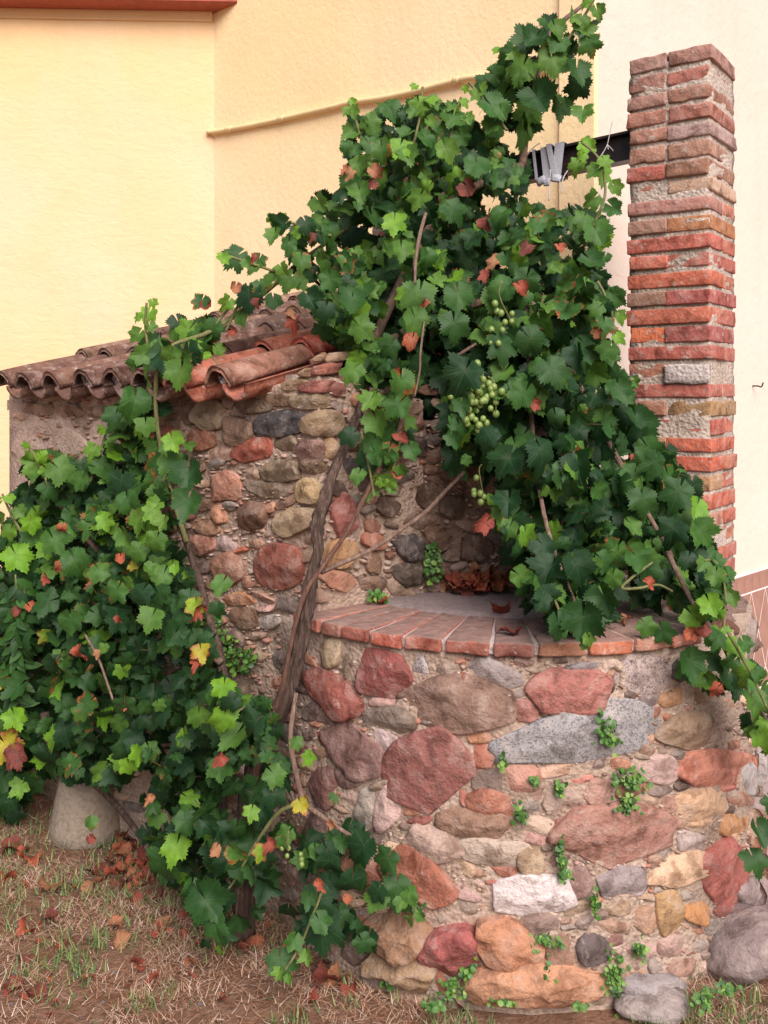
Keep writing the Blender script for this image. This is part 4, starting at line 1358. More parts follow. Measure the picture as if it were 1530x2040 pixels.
# shrivelled brown leaves
DV = []
for i in range(7):
    rs = random.Random(900 + i)
    v = leaf_variant(900 + i, 0.97, 0.0, 0.4)
    q = v[0][:1 + 62 * 3].copy(); t_ = v[1][v[1].max(axis=1) < len(q)]
    a = q[:, 0] * rs.uniform(1.2, 2.0); rr = 0.55
    q[:, 2] += 0.55 * (1 - np.cos(a)) + 0.25 * np.sin(q[:, 1] * rs.uniform(2, 4) + rs.uniform(0, 6))
    q[:, 0] = np.sin(a) / 1.6
    q[:, 2] += NR.uniform(-0.05, 0.05, len(q))
    DV.append(mesh_np('dead_leaf', q, t_, MAT['dead'], True, v[2][:len(q)], v[3][:len(q)]))

def in_poly(x, y, poly):
    c = False; j = len(poly) - 1
    for i in range(len(poly)):
        xi, yi = poly[i]; xj, yj = poly[j]
        if (yi > y) != (yj > y) and x < (xj - xi) * (y - yi) / (yj - yi) + xi: c = not c
        j = i
    return c

def orient(nrm, roll):
    """rotation: local +Z -> nrm, local -Y -> down (turned by roll about nrm)"""
    z = nrm.normalized()
    y = Vector((0, 0, 1)); y = (y - z * y.dot(z)).normalized()
    x = y.cross(z)
    m = Matrix((x, y, z)).transposed()
    return (m @ Matrix.Rotation(roll, 3, 'Z'))

LG = random.Random(21)
def pick(w):
    r = LG.random() * sum(w.values())
    for k, v in w.items():
        r -= v
        if r <= 0: return k
    return k

def ground_limit(y):
    return 1e9 if y < 800 else (EYE - 0.05) * F / (y - HY)

def scatter(poly, depth, thick, cell, layers, weights, size=(46, 74), up=0.45, holes=(), facing=(0, -1), gap=0.03):
    """sample leaves inside a photo region; depth(x,y) gives the front surface of the mass (m), which is thick(x,y) deep"""
    x0 = min(p[0] for p in poly); x1 = max(p[0] for p in poly); y0 = min(p[1] for p in poly); y1 = max(p[1] for p in poly)
    res = []
    for L in range(layers):
        y = y0 - cell * LG.random()
        while y < y1:
            x = x0 - cell * LG.random()
            while x < x1:
                px, py = x + LG.uniform(-.5, .5) * cell, y + LG.uniform(-.5, .5) * cell
                x += cell
                if not in_poly(px, py, poly): continue
                if any((px - hx) ** 2 / rx ** 2 + (py - hy) ** 2 / ry ** 2 < 1 for hx, hy, rx, ry in holes): continue
                f = (L + LG.random()) / layers
                cl_ = noise.noise(Vector((px / 62, py / 62, layers + cell))) + 0.5 * noise.noise(Vector((px / 28, py / 28, 3.3)))
                if L < 3 and cl_ < gap - 0.13 * L: continue
                f = max(0.0, f + 0.22 * -cl_)
                d = depth(px, py) + thick(px, py) * f
                d = min(d, ground_limit(py))
                n_ = Vector((facing[0] + LG.gauss(0, 0.75), facing[1] + LG.gauss(0, 0.3), up + LG.gauss(0, 0.6)))
                if n_.y > -0.2: n_.y = -0.2 - 0.3 * LG.random()
                res.append([px, py, d, (size[0] * 0.65 + (size[1] * 1.12 - size[0] * 0.65) * LG.betavariate(1.6, 1.6)), LG.gauss(0, 0.75), n_, pick(weights) if f < 0.55 else LG.choice('ddb')])  # leaves deep in the mass get dark tints that paint its inner shade
            y += cell
    return res

def heroes(txt, depth, face=(0, -1, 0.35)):
    res = []
    for ln_ in txt.strip().split('\n'):
        for it in ln_.split(';'):
            w = it.split()
            if not w: continue
            x, y, s = float(w[0]), float(w[1]), float(w[2])
            roll = math.radians(float(w[4])) if len(w) > 4 else LG.gauss(0, 0.4)
            n_ = Vector((face[0] + LG.gauss(0, 0.32), face[1], face[2] + LG.gauss(0, 0.25)))
            res.append([x, y, min(depth(x, y) - 0.02, ground_limit(y)), s, roll, n_, w[3]])
    return res

def shoot(L, pts, d, n_, root, s0=62, s1=28, tints='mmlly', mat='cane_green'):
    """a free shoot: cane with alternate leaves that get smaller and fresher towards its tip"""
    path = catmull([(x, y, 0) for x, y in pts], 8)
    cane([(p[0], p[1], d, 6 - 3.5 * i / len(path)) for i, p in enumerate(path[::4] + [path[-1]])], 'branch', root, mat, 6)
    for k in range(n_):
        t = (k + 0.7) / n_
        p = path[min(len(path) - 1, int(t * len(path)))]
        sg = 1 if k % 2 else -1
        sz = s0 + (s1 - s0) * t
        L.append([p[0] + sg * sz * 0.42 + LG.uniform(-6, 6), p[1] + LG.uniform(-4, 14), d - 0.015 + LG.uniform(-.02, .02), sz * LG.uniform(.85, 1.15), sg * LG.uniform(0.2, 0.9),
                  Vector((LG.gauss(0, 0.45), -1, 0.4 + LG.gauss(0, 0.35))), tints[min(len(tints) - 1, int(t * len(tints)))]])

def build_leaves(root, L, limit):
    """the leaves that show largest become parts; the rest is joined"""
    G = 7
    W_, H_ = 1530 // G + 1, 2040 // G + 1
    own = -np.ones((H_, W_), dtype=np.int32)
    order = sorted(range(len(L)), key=lambda i: -L[i][2])
    yy, xx = np.mgrid[0:H_, 0:W_]
    for i in order:
        x, y, d, s, *_ = L[i]
        r = s * 0.42 / G
        cx, cy = x / G, y / G
        a0, a1 = max(0, int(cy - r)), min(H_, int(cy + r) + 2); b0_, b1_ = max(0, int(cx - r)), min(W_, int(cx + r) + 2)
        if a0 >= a1 or b0_ >= b1_: continue
        m = (xx[a0:a1, b0_:b1_] - cx) ** 2 + (yy[a0:a1, b0_:b1_] - cy) ** 2 < r * r
        own[a0:a1, b0_:b1_][m] = i
    cnt_ = np.bincount(own[own >= 0], minlength=len(L))
    top = set(np.argsort(-cnt_)[:limit].tolist())
    SV, ST, SU, SL = [], [], [], []
    off = 0
    base = WB[root.name]
    for i, (x, y, d, s, roll, n_, cl) in enumerate(L):
        sc = s * 0.80 * d / F / 1.62
        R = orient(n_, roll)
        v, me = LV[cl][LG.randrange(len(LV[cl]))]
        ctr = P(x, y, d)
        loc = ctr - R @ Vector((0, -0.18 * sc, 0))
        if i in top:
            put('leaf', me, root, loc, rot=R.to_quaternion(), scale=sc)
        else:
            M = np.array(R, dtype=np.float32)
            SV.append((v[0] * sc) @ M.T + np.array(loc - base, dtype=np.float32)); ST.append(v[1] + off); SU.append(v[2]); SL.append(v[3]); off += len(v[0])
    if SV:
        o = put('foliage', mesh_np('foliage', np.concatenate(SV), np.concatenate(ST), MAT['leaf'], True, np.concatenate(SU), np.concatenate(SL)), root, base)
        o['kind'] = 'stuff'
    return len(L)

def cane(pix, name, parent, mat, seg=7, ridge=0.0, per=6, seed=0):
    """pix: (x, y, depth, width px)"""
    pts = [(*P(x, y, d), w / 2 * d / F) for (x, y, d, w) in pix]
    V, Fc = tube(pts, seg, per, ridge, seed)
    b = WB[parent.name]
    return put(name, mesh(name, [Vector(v) - b for v in V], Fc, MAT[mat], True), parent, b)

def dead_at(x, y, d, s, parent=None, rot=None, name='dead_leaf', col=None):
    me = DV[LG.randrange(len(DV))]
    R = rot if rot is not None else orient(Vector((LG.gauss(0, .5), -1, LG.gauss(0.1, .4))), LG.uniform(-1, 1))
    return put(name, me, parent, P(x, y, d) if parent is not None or d else (x, y, 0), rot=R.to_quaternion(), scale=s * d / F / 1.7)

def bunch(parent, pix, d, r, seed, stem_top):
    rs = random.Random(seed)
    c = P(pix[0][0], pix[0][1], d)
    V, Fc = tube([(*P(*stem_top, d), 0.002), (*P((stem_top[0] + pix[0][0]) / 2, (stem_top[1] + pix[0][1]) / 2, d), 0.0018), (*P(pix[-1][0], pix[-1][1], d), 0.0012)], 5, 4)
    b = WB[parent.name]
    g_ = put('grape_bunch', mesh('grape_bunch', [Vector(v) - b for v in V], Fc, MAT['cane_green'], True), parent, b)
    for (x, y) in pix:
        put('grape', GM, g_, P(x, y, d + rs.uniform(-0.012, 0.014)), scale=r * rs.uniform(0.8, 1.1), rot=Matrix.Rotation(rs.uniform(-.5, .5), 3, 'X').to_quaternion())
import bmesh as _bm
bm = _bm.new(); _bm.ops.create_icosphere(bm, subdivisions=2, radius=1.0)
for v in bm.verts: v.co.z *= 1.15
GM = bpy.data.meshes.new('grape'); bm.to_mesh(GM); bm.free()
GM.polygons.foreach_set('use_smooth', [True] * len(GM.polygons)); GM.materials.append(MAT['grape'])

# ---------------- vine over the well
vine = empty('grapevine', P(478, 1830, 2.66), 'old grapevine with thick twisted trunk climbing over the well, beam and pillar', 'grapevine')
cane([(738, 690, 2.95, 14), (722, 790, 2.78, 16), (702, 860, 2.70, 16), (668, 930, 2.64, 17), (648, 990, 2.60, 20), (634, 1045, 2.58, 23), (632, 1095, 2.57, 20), (622, 1150, 2.56, 21), (614, 1200, 2.55, 24), (604, 1260, 2.55, 21),
      (590, 1320, 2.56, 26), (568, 1390, 2.58, 30), (538, 1460, 2.61, 34), (508, 1530, 2.64, 37), (492, 1640, 2.66, 40), (484, 1860, 2.66, 44)], 'trunk', vine, 'bark', 30, 0.7, 12, 1)
cane([(790, 760, 2.85, 10), (800, 840, 2.72, 11), (765, 915, 2.66, 11), (732, 980, 2.62, 9), (692, 1058, 2.60, 9), (650, 1118, 2.57, 9), (606, 1186, 2.53, 10), (580, 1280, 2.54, 10), (560, 1380, 2.56, 11), (530, 1470, 2.60, 12), (498, 1600, 2.64, 12)],
     'branch', vine, 'cane_red', 12, 0.3, 8, 2)
cane([(925, 940, 2.75, 7), (890, 975, 2.72, 8), (850, 1018, 2.70, 9), (800, 1055, 2.68, 9), (745, 1092, 2.66, 9), (690, 1118, 2.63, 10), (640, 1140, 2.58, 10)], 'branch', vine, 'cane', 8, 0.2, 6, 3)
cane([(848, 425, 2.82, 7), (836, 470, 2.76, 8), (828, 520, 2.72, 7), (827, 565, 2.68, 5)], 'branch', vine, 'cane', 7)
cane([(845, 640, 2.66, 4), (838, 700, 2.62, 5), (836, 740, 2.62, 4), (826, 790, 2.62, 4)], 'branch', vine, 'cane', 6)
cane([(590, 1380, 2.52, 9), (582, 1430, 2.50, 10), (579, 1480, 2.49, 11), (590, 1540, 2.47, 11), (606, 1598, 2.45, 11), (640, 1625, 2.43, 10), (690, 1660, 2.42, 8), (740, 1695, 2.42, 6)], 'branch', vine, 'cane', 8, 0.25, 6, 4)
cane([(606, 1598, 2.45, 8), (560, 1615, 2.45, 9), (530, 1650, 2.46, 8), (495, 1705, 2.48, 6), (470, 1750, 2.48, 5), (442, 1788, 2.5, 4)], 'branch', vine, 'cane_green', 7)
cane([(1040, 330, 3.25, 16), (1050, 240, 3.26, 14), (1075, 120, 3.25, 14), (1098, 68, 3.24, 13), (1130, 35, 3.24, 9), (1165, 5, 3.24, 7), (1185, -40, 3.24, 6)], 'branch', vine, 'cane', 9, 0.25, 6, 5)
cane([(900, 716, 2.78, 6), (925, 700, 2.78, 7), (948, 685, 2.8, 6)], 'branch', vine, 'cane', 6)
cane([(1300, 1120, 2.5, 5), (1240, 1168, 2.46, 6), (1270, 1172, 2.45, 6), (1310, 1165, 2.46, 5), (1340, 1178, 2.46, 4)], 'branch', vine, 'cane_green', 6)
cane([(1330, 1100, 2.55, 10), (1380, 1200, 2.44, 10), (1430, 1270, 2.40, 9), (1480, 1360, 2.38, 8), (1530, 1440, 2.36, 7), (1570, 1560, 2.34, 6), (1560, 1690, 2.33, 5)], 'branch', vine, 'cane', 8, 0.2, 6, 6)
cane([(735, 700, 2.95, 22), (820, 520, 3.0, 20), (900, 400, 3.1, 18), (1040, 330, 3.25, 16)], 'branch', vine, 'cane', 10, 0.3, 6, 7)
cane([(735, 700, 2.95, 22), (900, 620, 2.9, 18), (1050, 600, 2.85, 16), (1150, 760, 2.75, 12), (1250, 950, 2.65, 10), (1340, 1110, 2.55, 8)], 'branch', vine, 'cane', 9, 0.3, 6, 8)
cane([(1050, 600, 2.85, 14), (1060, 850, 2.7, 10), (1090, 1050, 2.5, 8), (1150, 1210, 2.40, 6)], 'branch', vine, 'cane', 8, 0.3, 6, 9)

f1 = lambda x, y: 3.02 - min(1, max(0, (y - 230) / 470)) * 0.36 + (0.06 if x > 1120 else 0)
R1 = [(640, 400), (700, 350), (705, 250), (740, 220), (820, 195), (905, 220), (960, 275), (1020, 300), (1040, 370), (1070, 415), (1185, 420), (1205, 480), (1205, 640), (1218, 720), (1050, 725), (1000, 660), (890, 640),
      (845, 690), (820, 800), (800, 900), (770, 975), (735, 940), (715, 830), (690, 700), (640, 670), (625, 560), (590, 540), (650, 480), (610, 450)]
W1 = {'d': 26, 'b': 12, 'm': 38, 'l': 17, 'y': 6, 'r': 9, 'o': 1}
hole1 = [(870, 770, 30, 60)]
VL = scatter(R1, f1, lambda x, y: 0.46, 31, 5, W1, (40, 72), 0.5, hole1)
f2 = lambda x, y: 2.66 - min(1, max(0, (y - 600) / 640)) * 0.34 + max(0, (x - 1120) / 300) * 0.20
R2 = [(1000, 560), (1205, 560), (1222, 740), (1262, 800), (1300, 880), (1335, 915), (1395, 1000), (1405, 1100), (1440, 1160), (1430, 1225), (1330, 1215), (1230, 1150), (1215, 1235), (1180, 1262), (1105, 1255), (1045, 1180),
      (1000, 1060), (975, 950), (900, 930), (895, 860), (890, 760), (950, 690)]
W2 = {'d': 40, 'b': 22, 'm': 32, 'l': 9, 'y': 2, 'r': 6}  # darker mix, paints shade into the hanging curtain
VL += scatter(R2, f2, lambda x, y: 0.36 if y < 1120 else 0.16, 32, 5, W2, (44, 84), 0.35)
VL += scatter([(600, 560), (720, 560), (725, 740), (690, 730), (620, 650)], lambda x, y: 2.76, lambda x, y: 0.2, 44, 2, {'d': 45, 'b': 35, 'm': 12, 'r': 8}, (44, 74), 0.4)
VL += scatter([(700, 540), (1010, 540), (1010, 760), (960, 820), (840, 860), (760, 800), (720, 740)], lambda x, y: 2.92, lambda x, y: 0.36, 36, 4, {'d': 50, 'b': 50}, (50, 80), 0.5)  # extra dark leaves added to block light and deepen the recess's shade
f3 = lambda x, y: 3.16
R3 = [(1035, 65), (1105, 50), (1150, 25), (1185, 20), (1190, 110), (1150, 205), (1150, 225), (1085, 240), (1045, 262), (960, 275), (945, 220), (975, 150), (1015, 110)]
VL += scatter(R3, f3, lambda x, y: 0.14, 42, 2, {'d': 30, 'b': 10, 'm': 36, 'l': 18, 'r': 8}, (52, 88), 0.3, gap=-0.12)
VL += scatter([(940, 200), (985, 140), (1040, 130), (1090, 180), (1070, 240), (1030, 300), (950, 285)], f3, lambda x, y: 0.14, 46, 2, {'d': 40, 'b': 15, 'm': 36, 'r': 6}, (50, 84), 0.3, gap=-0.2)
f7 = lambda x, y: 2.38
R7 = [(1380, 1190), (1425, 1110), (1438, 1200), (1468, 1270), (1500, 1315), (1560, 1380), (1560, 1500), (1495, 1460), (1460, 1370), (1420, 1370), (1360, 1350), (1350, 1290), (1375, 1240)]
VL += scatter(R7, f7, lambda x, y: 0.10, 36, 3, {'d': 20, 'm': 30, 'l': 25, 'y': 12, 'r': 6}, (46, 72), 0.5)
R6 = [(640, 1690), (700, 1640), (745, 1700), (800, 1720), (825, 1800), (780, 1850), (740, 1890), (700, 1870), (640, 1880), (590, 1860), (600, 1780), (560, 1740), (500, 1720), (490, 1660), (560, 1650)]
f6 = lambda x, y: 2.40
VL += scatter(R6, f6, lambda x, y: 0.16, 40, 3, {'d': 45, 'b': 30, 'm': 15, 'r': 7}, (50, 84), 0.45)
VL += heroes("""740 245 62 m;703 222 42 l;835 210 58 l 10;900 238 66 m;715 330 48 l;690 290 40 m;636 405 62 m;612 448 56 d;862 205 50 m
795 295 72 y -20;815 310 60 l;785 445 72 y;800 500 60 l;950 330 80 m;905 420 84 d;890 300 70 l;760 300 60 r
1170 290 56 y;1200 345 74 l;1190 465 80 m 20;1180 520 70 d;1205 650 66 r;1210 700 60 m;1150 330 50 l
1235 780 72 d;1268 835 66 d;1305 925 84 d;1350 985 96 d;1388 1012 66 y;1398 1062 84 m;1340 1060 90 b;1280 1000 86 d
1425 1148 60 l;1415 1205 64 y 30;1462 1290 70 y -30;1490 1345 76 l;1500 1400 84 m;1518 1470 62 y;1372 1322 92 d;1320 1262 66 d;1290 1250 60 m
1160 1238 112 d -5;1112 1248 86 b;1205 1195 92 d;1090 1190 80 b;1150 1130 90 b
1512 1662 76 d;1503 1715 80 d;1540 1600 60 d
1075 200 100 d 30;1060 80 72 d -40;1110 60 56 l;1158 45 50 m;1175 90 66 r;1150 145 76 d;1015 108 62 d -50;985 215 92 m 40;1160 225 66 m;1040 140 80 m;1100 120 84 m
835 590 104 m -10;912 590 84 m;870 560 50 l;720 655 78 m;700 740 70 m;800 765 88 r;790 810 76 m;752 842 74 l 20;735 800 60 l;775 900 60 r;770 960 60 l;740 880 56 d
922 748 118 b -25;905 650 90 d;1000 690 90 d;1060 680 90 b;1100 740 96 d;1040 790 80 m;970 870 70 b;1010 920 90 d;1080 900 96 b
830 640 80 m 20;620 600 70 d;650 620 66 b;700 600 84 d;560 450 62 d -60;545 470 50 l;660 560 64 m;600 520 56 r;575 490 50 m""", lambda x, y: f1(x, y) - 0.03 if y < 560 and x < 1230 and not (y < 300 and x > 960) else (f3(x, y) - 0.04 if y < 300 else (f7(x, y) if x > 1360 and y > 1100 else (2.33 if x > 1480 else (f1(x, y) - 0.03 if x < 870 else f2(x, y) - 0.03)))))
VL += heroes("""615 1510 46 y;590 1480 40 m;548 1545 66 m;545 1590 70 d;500 1620 48 l;600 1605 50 o;640 1850 124 d 10;630 1800 96 d;560 1920 84 d 15;770 1715 76 d;790 1770 80 d
720 1690 92 b;700 1760 80 b;655 1720 70 b;750 1790 70 m;725 1880 60 d;800 1800 66 d;470 1700 60 r;500 1740 50 d;520 1700 50 o;560 1680 40 r;665 1590 34 r""", lambda x, y: 2.38)
VL += scatter([(430, 1500), (560, 1460), (610, 1560), (590, 1640), (520, 1660), (450, 1640)], lambda x, y: 2.50, lambda x, y: 0.12, 56, 2, {'d': 50, 'b': 30, 'm': 15}, (50, 80), 0.4, [(470, 1600, 40, 36)])
VL += scatter([(440, 1680), (560, 1720), (590, 1800), (560, 1840), (460, 1800)], lambda x, y: 2.50, lambda x, y: 0.12, 60, 2, {'d': 50, 'b': 30, 'r': 15}, (50, 80), 0.4)
VL += scatter([(425, 1560), (520, 1560), (545, 1700), (530, 1860), (430, 1880), (400, 1760)], lambda x, y: 2.46, lambda x, y: 0.12, 44, 2, {'d': 50, 'b': 30, 'm': 14}, (50, 84), 0.4, [(480, 1610, 30, 34)])
for pts, d, n_ in [([(820, 300), (835, 240), (842, 175)], 2.98, 7), ([(725, 300), (712, 250), (695, 205)], 2.98, 6), ([(895, 290), (905, 240), (918, 195)], 2.98, 6), ([(660, 470), (600, 450), (545, 432)], 2.95, 6),
                   ([(600, 560), (530, 535), (440, 505)], 3.0, 8), ([(1130, 80), (1165, 30), (1188, -10)], 3.12, 6), ([(1180, 450), (1205, 390), (1195, 320), (1160, 285)], 2.9, 8), ([(1190, 560), (1218, 620), (1222, 700)], 2.75, 7),
                   ([(1200, 800), (1240, 770), (1262, 755)], 2.66, 5), ([(800, 860), (785, 930), (765, 985)], 2.62, 7), ([(1450, 1260), (1500, 1350), (1545, 1450)], 2.34, 8), ([(1380, 1120), (1425, 1120), (1445, 1180), (1440, 1260)], 2.40, 8),
                   ([(1010, 260), (965, 200), (935, 165)], 3.12, 5), ([(1060, 150), (1020, 110), (1000, 100)], 3.12, 5), ([(720, 860), (735, 930), (745, 985)], 2.62, 5), ([(640, 1780), (600, 1880), (560, 1945)], 2.36, 6), ([(760, 1760), (810, 1790), (835, 1830)], 2.37, 5),
                   ([(1100, 1180), (1130, 1250), (1175, 1285)], 2.31, 5)]:
    shoot(VL, pts, d, n_, vine, tints='dmmll' if d < 2.7 else 'mmlly')
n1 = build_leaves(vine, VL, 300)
for (x, y, s) in [(820, 676, 50), (928, 372, 56), (700, 345, 40), (745, 340, 44), (690, 335, 40), (985, 525, 46), (968, 545, 40), (1050, 490, 44), (1035, 570, 44), (970, 440, 46), (800, 865, 46), (790, 940, 34), (968, 1040, 60),
                  (745, 365, 36), (620, 470, 34), (1060, 800, 44), (505, 512, 30), (845, 600, 36), (1290, 1160, 34), (1400, 1250, 44), (1375, 1260, 40), (1430, 1370, 50), (1190, 660, 34), (1115, 490, 36), (635, 1760, 40), (540, 1680, 50), (660, 1640, 30), (690, 1790, 30)]:
    d = (2.36 if y > 1100 else min(f1(x, y), f2(x, y) if x > 950 and y > 560 else 9)) - 0.05
    dead_at(x, y, d, s * 0.88, vine)
gr = random.Random(2)
gp = [(960 + gr.gauss(0, 17), 795 + gr.gauss(0, 22)) for _ in range(26)] + [(x + gr.uniform(-3, 3), y + gr.uniform(-3, 3)) for x, y in ((928, 835), (940, 828), (952, 848), (962, 832), (948, 818), (955, 858), (968, 845), (945, 838), (975, 815), (985, 800), (978, 775), (960, 768), (935, 818), (988, 822))]
bunch(vine, gp, 2.56, 0.0098, 1, (972, 750))
bunch(vine, [(990, 620), (998, 624), (1020, 625), (1006, 642), (1001, 658), (979, 657), (976, 682), (993, 684), (986, 605), (1019, 640)], 2.56, 0.0088, 2, (1000, 560))
bunch(vine, [(949, 952), (945, 985), (957, 983), (958, 1000), (944, 978), (964, 990)], 2.56, 0.0085, 3, (960, 925))
bunch(vine, [(572, 1705), (599, 1702), (600, 1712), (601, 1722), (562, 1690), (568, 1682), (575, 1690)], 2.37, 0.0072, 4, (575, 1655))

# ---------------- vine against the shed
vine2 = empty('grapevine', P(330, 1740, 2.95), 'bushy grapevine heaped against the shed wall and creeping over its roof tiles', 'grapevine')
wd = lambda x: wall_depth(max(20, min(x, 620)))
f5 = lambda x, y: wd(x) - (0.10 + 0.42 * min(1, max(0, (y - 860) / 420)))
cane([(355, 1030, wd(355) - .08, 12), (372, 1080, wd(372) - .07, 14), (398, 1160, wd(398) - .07, 14), (418, 1230, wd(418) - .08, 15), (440, 1320, wd(440) - .1, 17), (450, 1450, wd(440) - .15, 20), (430, 1760, 2.80, 26)], 'trunk', vine2, 'bark', 14, 0.4, 8, 11)
cane([(88, 1420, 3.2, 16), (95, 1470, 3.2, 18), (112, 1495, 3.2, 14), (136, 1522, 3.2, 12), (230, 1600, 3.15, 12), (330, 1740, 2.95, 14)], 'branch', vine2, 'bark', 10, 0.4, 6, 12)
cane([(440, 1320, wd(440) - .12, 14), (300, 1200, 3.1, 12), (180, 1080, 3.3, 10), (120, 980, 3.5, 8)], 'branch', vine2, 'cane', 8, 0.3, 6, 13)
cane([(372, 1080, wd(372) - .1, 10), (330, 940, wd(330) - .1, 9), (310, 800, wd(310) - .16, 9), (330, 700, wd(330) - .16, 9), (420, 660, 3.2, 9), (520, 590, 3.25, 9), (600, 520, 3.2, 9), (700, 450, 3.1, 8)], 'branch', vine2, 'cane_green', 8, 0.2, 6, 14)
cane([(420, 660, 3.2, 6), (470, 600, 3.25, 6), (540, 560, 3.3, 6), (640, 500, 3.2, 6)], 'branch', vine2, 'cane_green', 6)
cane([(480, 740, 2.95, 6), (455, 760, 2.92, 7), (440, 735, 2.95, 5), (425, 712, 2.97, 4)], 'branch', vine2, 'cane_green', 6)
cordpix = [(170, 1265), (195, 1310), (210, 1350), (225, 1395)]
cane([(x, y, f5(x, y) - 0.03, 5) for x, y in cordpix], 'branch', vine2, 'cane', 6)
R5 = [(60, 910), (130, 905), (180, 935), (205, 890), (290, 865), (325, 900), (335, 1000), (350, 1050), (365, 1110), (388, 1190), (405, 1250), (430, 1330), (475, 1390), (540, 1400), (555, 1440), (530, 1540), (470, 1500), (440, 1600), (440, 1700), (460, 1790), (430, 1860),
      (400, 1840), (370, 1770), (310, 1740), (295, 1690), (290, 1610), (265, 1560), (215, 1545), (150, 1560), (80, 1545), (60, 1610), (0, 1640), (-60, 1650), (-60, 1100), (30, 1040), (25, 1000), (60, 975)]
W5 = {'d': 34, 'b': 12, 'm': 38, 'l': 14, 'y': 5, 'r': 6, 'o': 1}
L2 = scatter(R5, f5, lambda x, y: 0.09 + 0.26 * min(1, max(0, (y - 880) / 380)), 32, 5, W5, (40, 74), 0.45, [(330, 1330, 18, 40), (280, 1560, 30, 40)])
f4 = lambda x, y: (wd(x) - 0.20) if y > 700 else (3.36 - (x - 250) * 0.0006 if y > 600 else 3.30)
R4 = [(285, 650), (330, 650), (400, 640), (440, 650), (430, 690), (385, 720), (380, 770), (330, 800), (325, 870), (300, 880), (230, 870), (200, 845), (215, 810), (255, 780), (265, 700)]
L2 += scatter(R4, f4, lambda x, y: 0.10, 38, 3, {'d': 22, 'm': 42, 'l': 26, 'y': 6, 'r': 8}, (52, 82), 0.4)
R4b = [(560, 500), (620, 430), (660, 400), (690, 560), (650, 640), (610, 580)]
L2 += scatter(R4b, lambda x, y: 3.05, lambda x, y: 0.15, 52, 2, {'d': 40, 'b': 25, 'm': 15, 'r': 15}, (48, 70), 0.35)
L2 += heroes("""75 922 78 l 20;122 938 82 m;160 960 60 m;100 975 66 d;62 1045 62 y;35 1112 92 y;20 1060 50 l;345 880 58 y;340 925 70 m;375 952 92 d 5;372 1005 90 d
295 628 52 y;300 692 74 m;372 662 78 l;360 745 82 l;270 800 92 m;226 832 72 d;402 676 72 m;340 710 60 m;290 850 60 m;240 965 82 d;255 1000 70 m;325 1042 48 l;275 1100 60 m
210 1040 50 y;250 1070 60 l;310 1080 66 m;300 1020 56 l;445 1432 78 y;395 1428 62 l;505 1442 76 m;460 1400 60 m;350 1690 78 y;370 1640 70 d;325 1725 108 d;415 1800 112 d;428 1848 84 d;395 1780 70 d
440 1165 58 m;432 1215 54 l;30 1432 72 y;15 1488 96 o;390 1210 60 o;400 1300 56 o;280 1185 70 m;300 1235 76 m;175 1400 60 r;200 1140 66 r;230 1180 70 r
468 512 76 d -50;515 520 50 r;495 590 84 d 10;400 602 52 r;520 570 50 r;560 545 48 d;545 600 50 m;250 1410 70 m;140 1240 70 m;90 1200 80 d;150 1120 80 m;110 1080 80 m;20 1600 60 l;180 1640 40 r""", lambda x, y: (f5(x, y) if y > 880 else (f4(x, y) if x < 450 else 3.22)) - 0.03)
for pts, d, n_ in [([(110, 1000), (80, 930), (58, 890)], 3.45, 7), ([(300, 720), (290, 660), (292, 605)], 3.22, 6), ([(325, 960), (345, 900), (372, 865)], 3.02, 5), ([(60, 1090), (25, 1030), (5, 985)], 3.45, 6), ([(430, 1470), (470, 1420), (530, 1392)], 2.60, 6),
                   ([(400, 1760), (415, 1830), (430, 1890)], 2.55, 6), ([(180, 960), (200, 900), (215, 850)], 3.3, 5), ([(330, 1620), (350, 1680), (345, 1740)], 2.75, 6), ([(450, 660), (480, 600), (520, 560)], 3.22, 6), ([(370, 720), (400, 690), (430, 700)], 3.12, 5)]:
    shoot(L2, pts, d, n_, vine2)
for q in L2:      # low leaves swapped to dark tints, shade put into their colour
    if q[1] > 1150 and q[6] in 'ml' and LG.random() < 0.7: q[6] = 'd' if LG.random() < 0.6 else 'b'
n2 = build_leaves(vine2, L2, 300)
for (x, y, s) in [(118, 1125, 40), (90, 1150, 34), (125, 1050, 34), (160, 1295, 44), (400, 1215, 56), (398, 1310, 60), (35, 1215, 30), (60, 1208, 34), (235, 1230, 28), (250, 1405, 34), (440, 1510, 40), (195, 1300, 28), (240, 1110, 30),
                  (590, 640, 60), (575, 625, 40), (470, 570, 34), (515, 600, 34), (410, 605, 36), (300, 1590, 36), (180, 1670, 26), (430, 1690, 36), (30, 1500, 70), (465, 660, 34), (345, 690, 30)]:
    d = (f5(x, y) if y > 880 else (f4(x, y) if x < 450 else 3.02)) - 0.05
    dead_at(x, y, min(d, ground_limit(y)), s * 0.88, vine2)

# ---------------- shrub with narrow leaves at the left edge
shrub = empty('narrow_leaved_shrub', P(20, 1640, 3.3), 'shrub with long narrow green leaflets beside the bushy grapevine', 'shrub')
def blade_leaf(seed):
    rs = random.Random(seed); V = []; T = []; UV = []; LT = []
    b = rs.uniform(-.5, .2); tnt = rs.uniform(0.0, 0.3)
    ws = [0, .13, .19, .2, .17, .1, 0]
    for i, w in enumerate(ws):
        t = i / 6
        for s in (-1, 0, 1):
            V.append((s * w, -t, b * t * t + (0.05 if s else 0) * w * 5)); UV.append((0, 9)); LT.append((tnt, 0, abs(s), 1))
    for i in range(6):
        for k in range(2):
            a = i * 3 + k
            T += [(a, a + 3, a + 4), (a, a + 4, a + 1)]
    return mesh_np('leaflet', V, T, MAT['leaf'], True, UV, LT)
BL = [blade_leaf(i) for i in range(6)]
rs = random.Random(8)
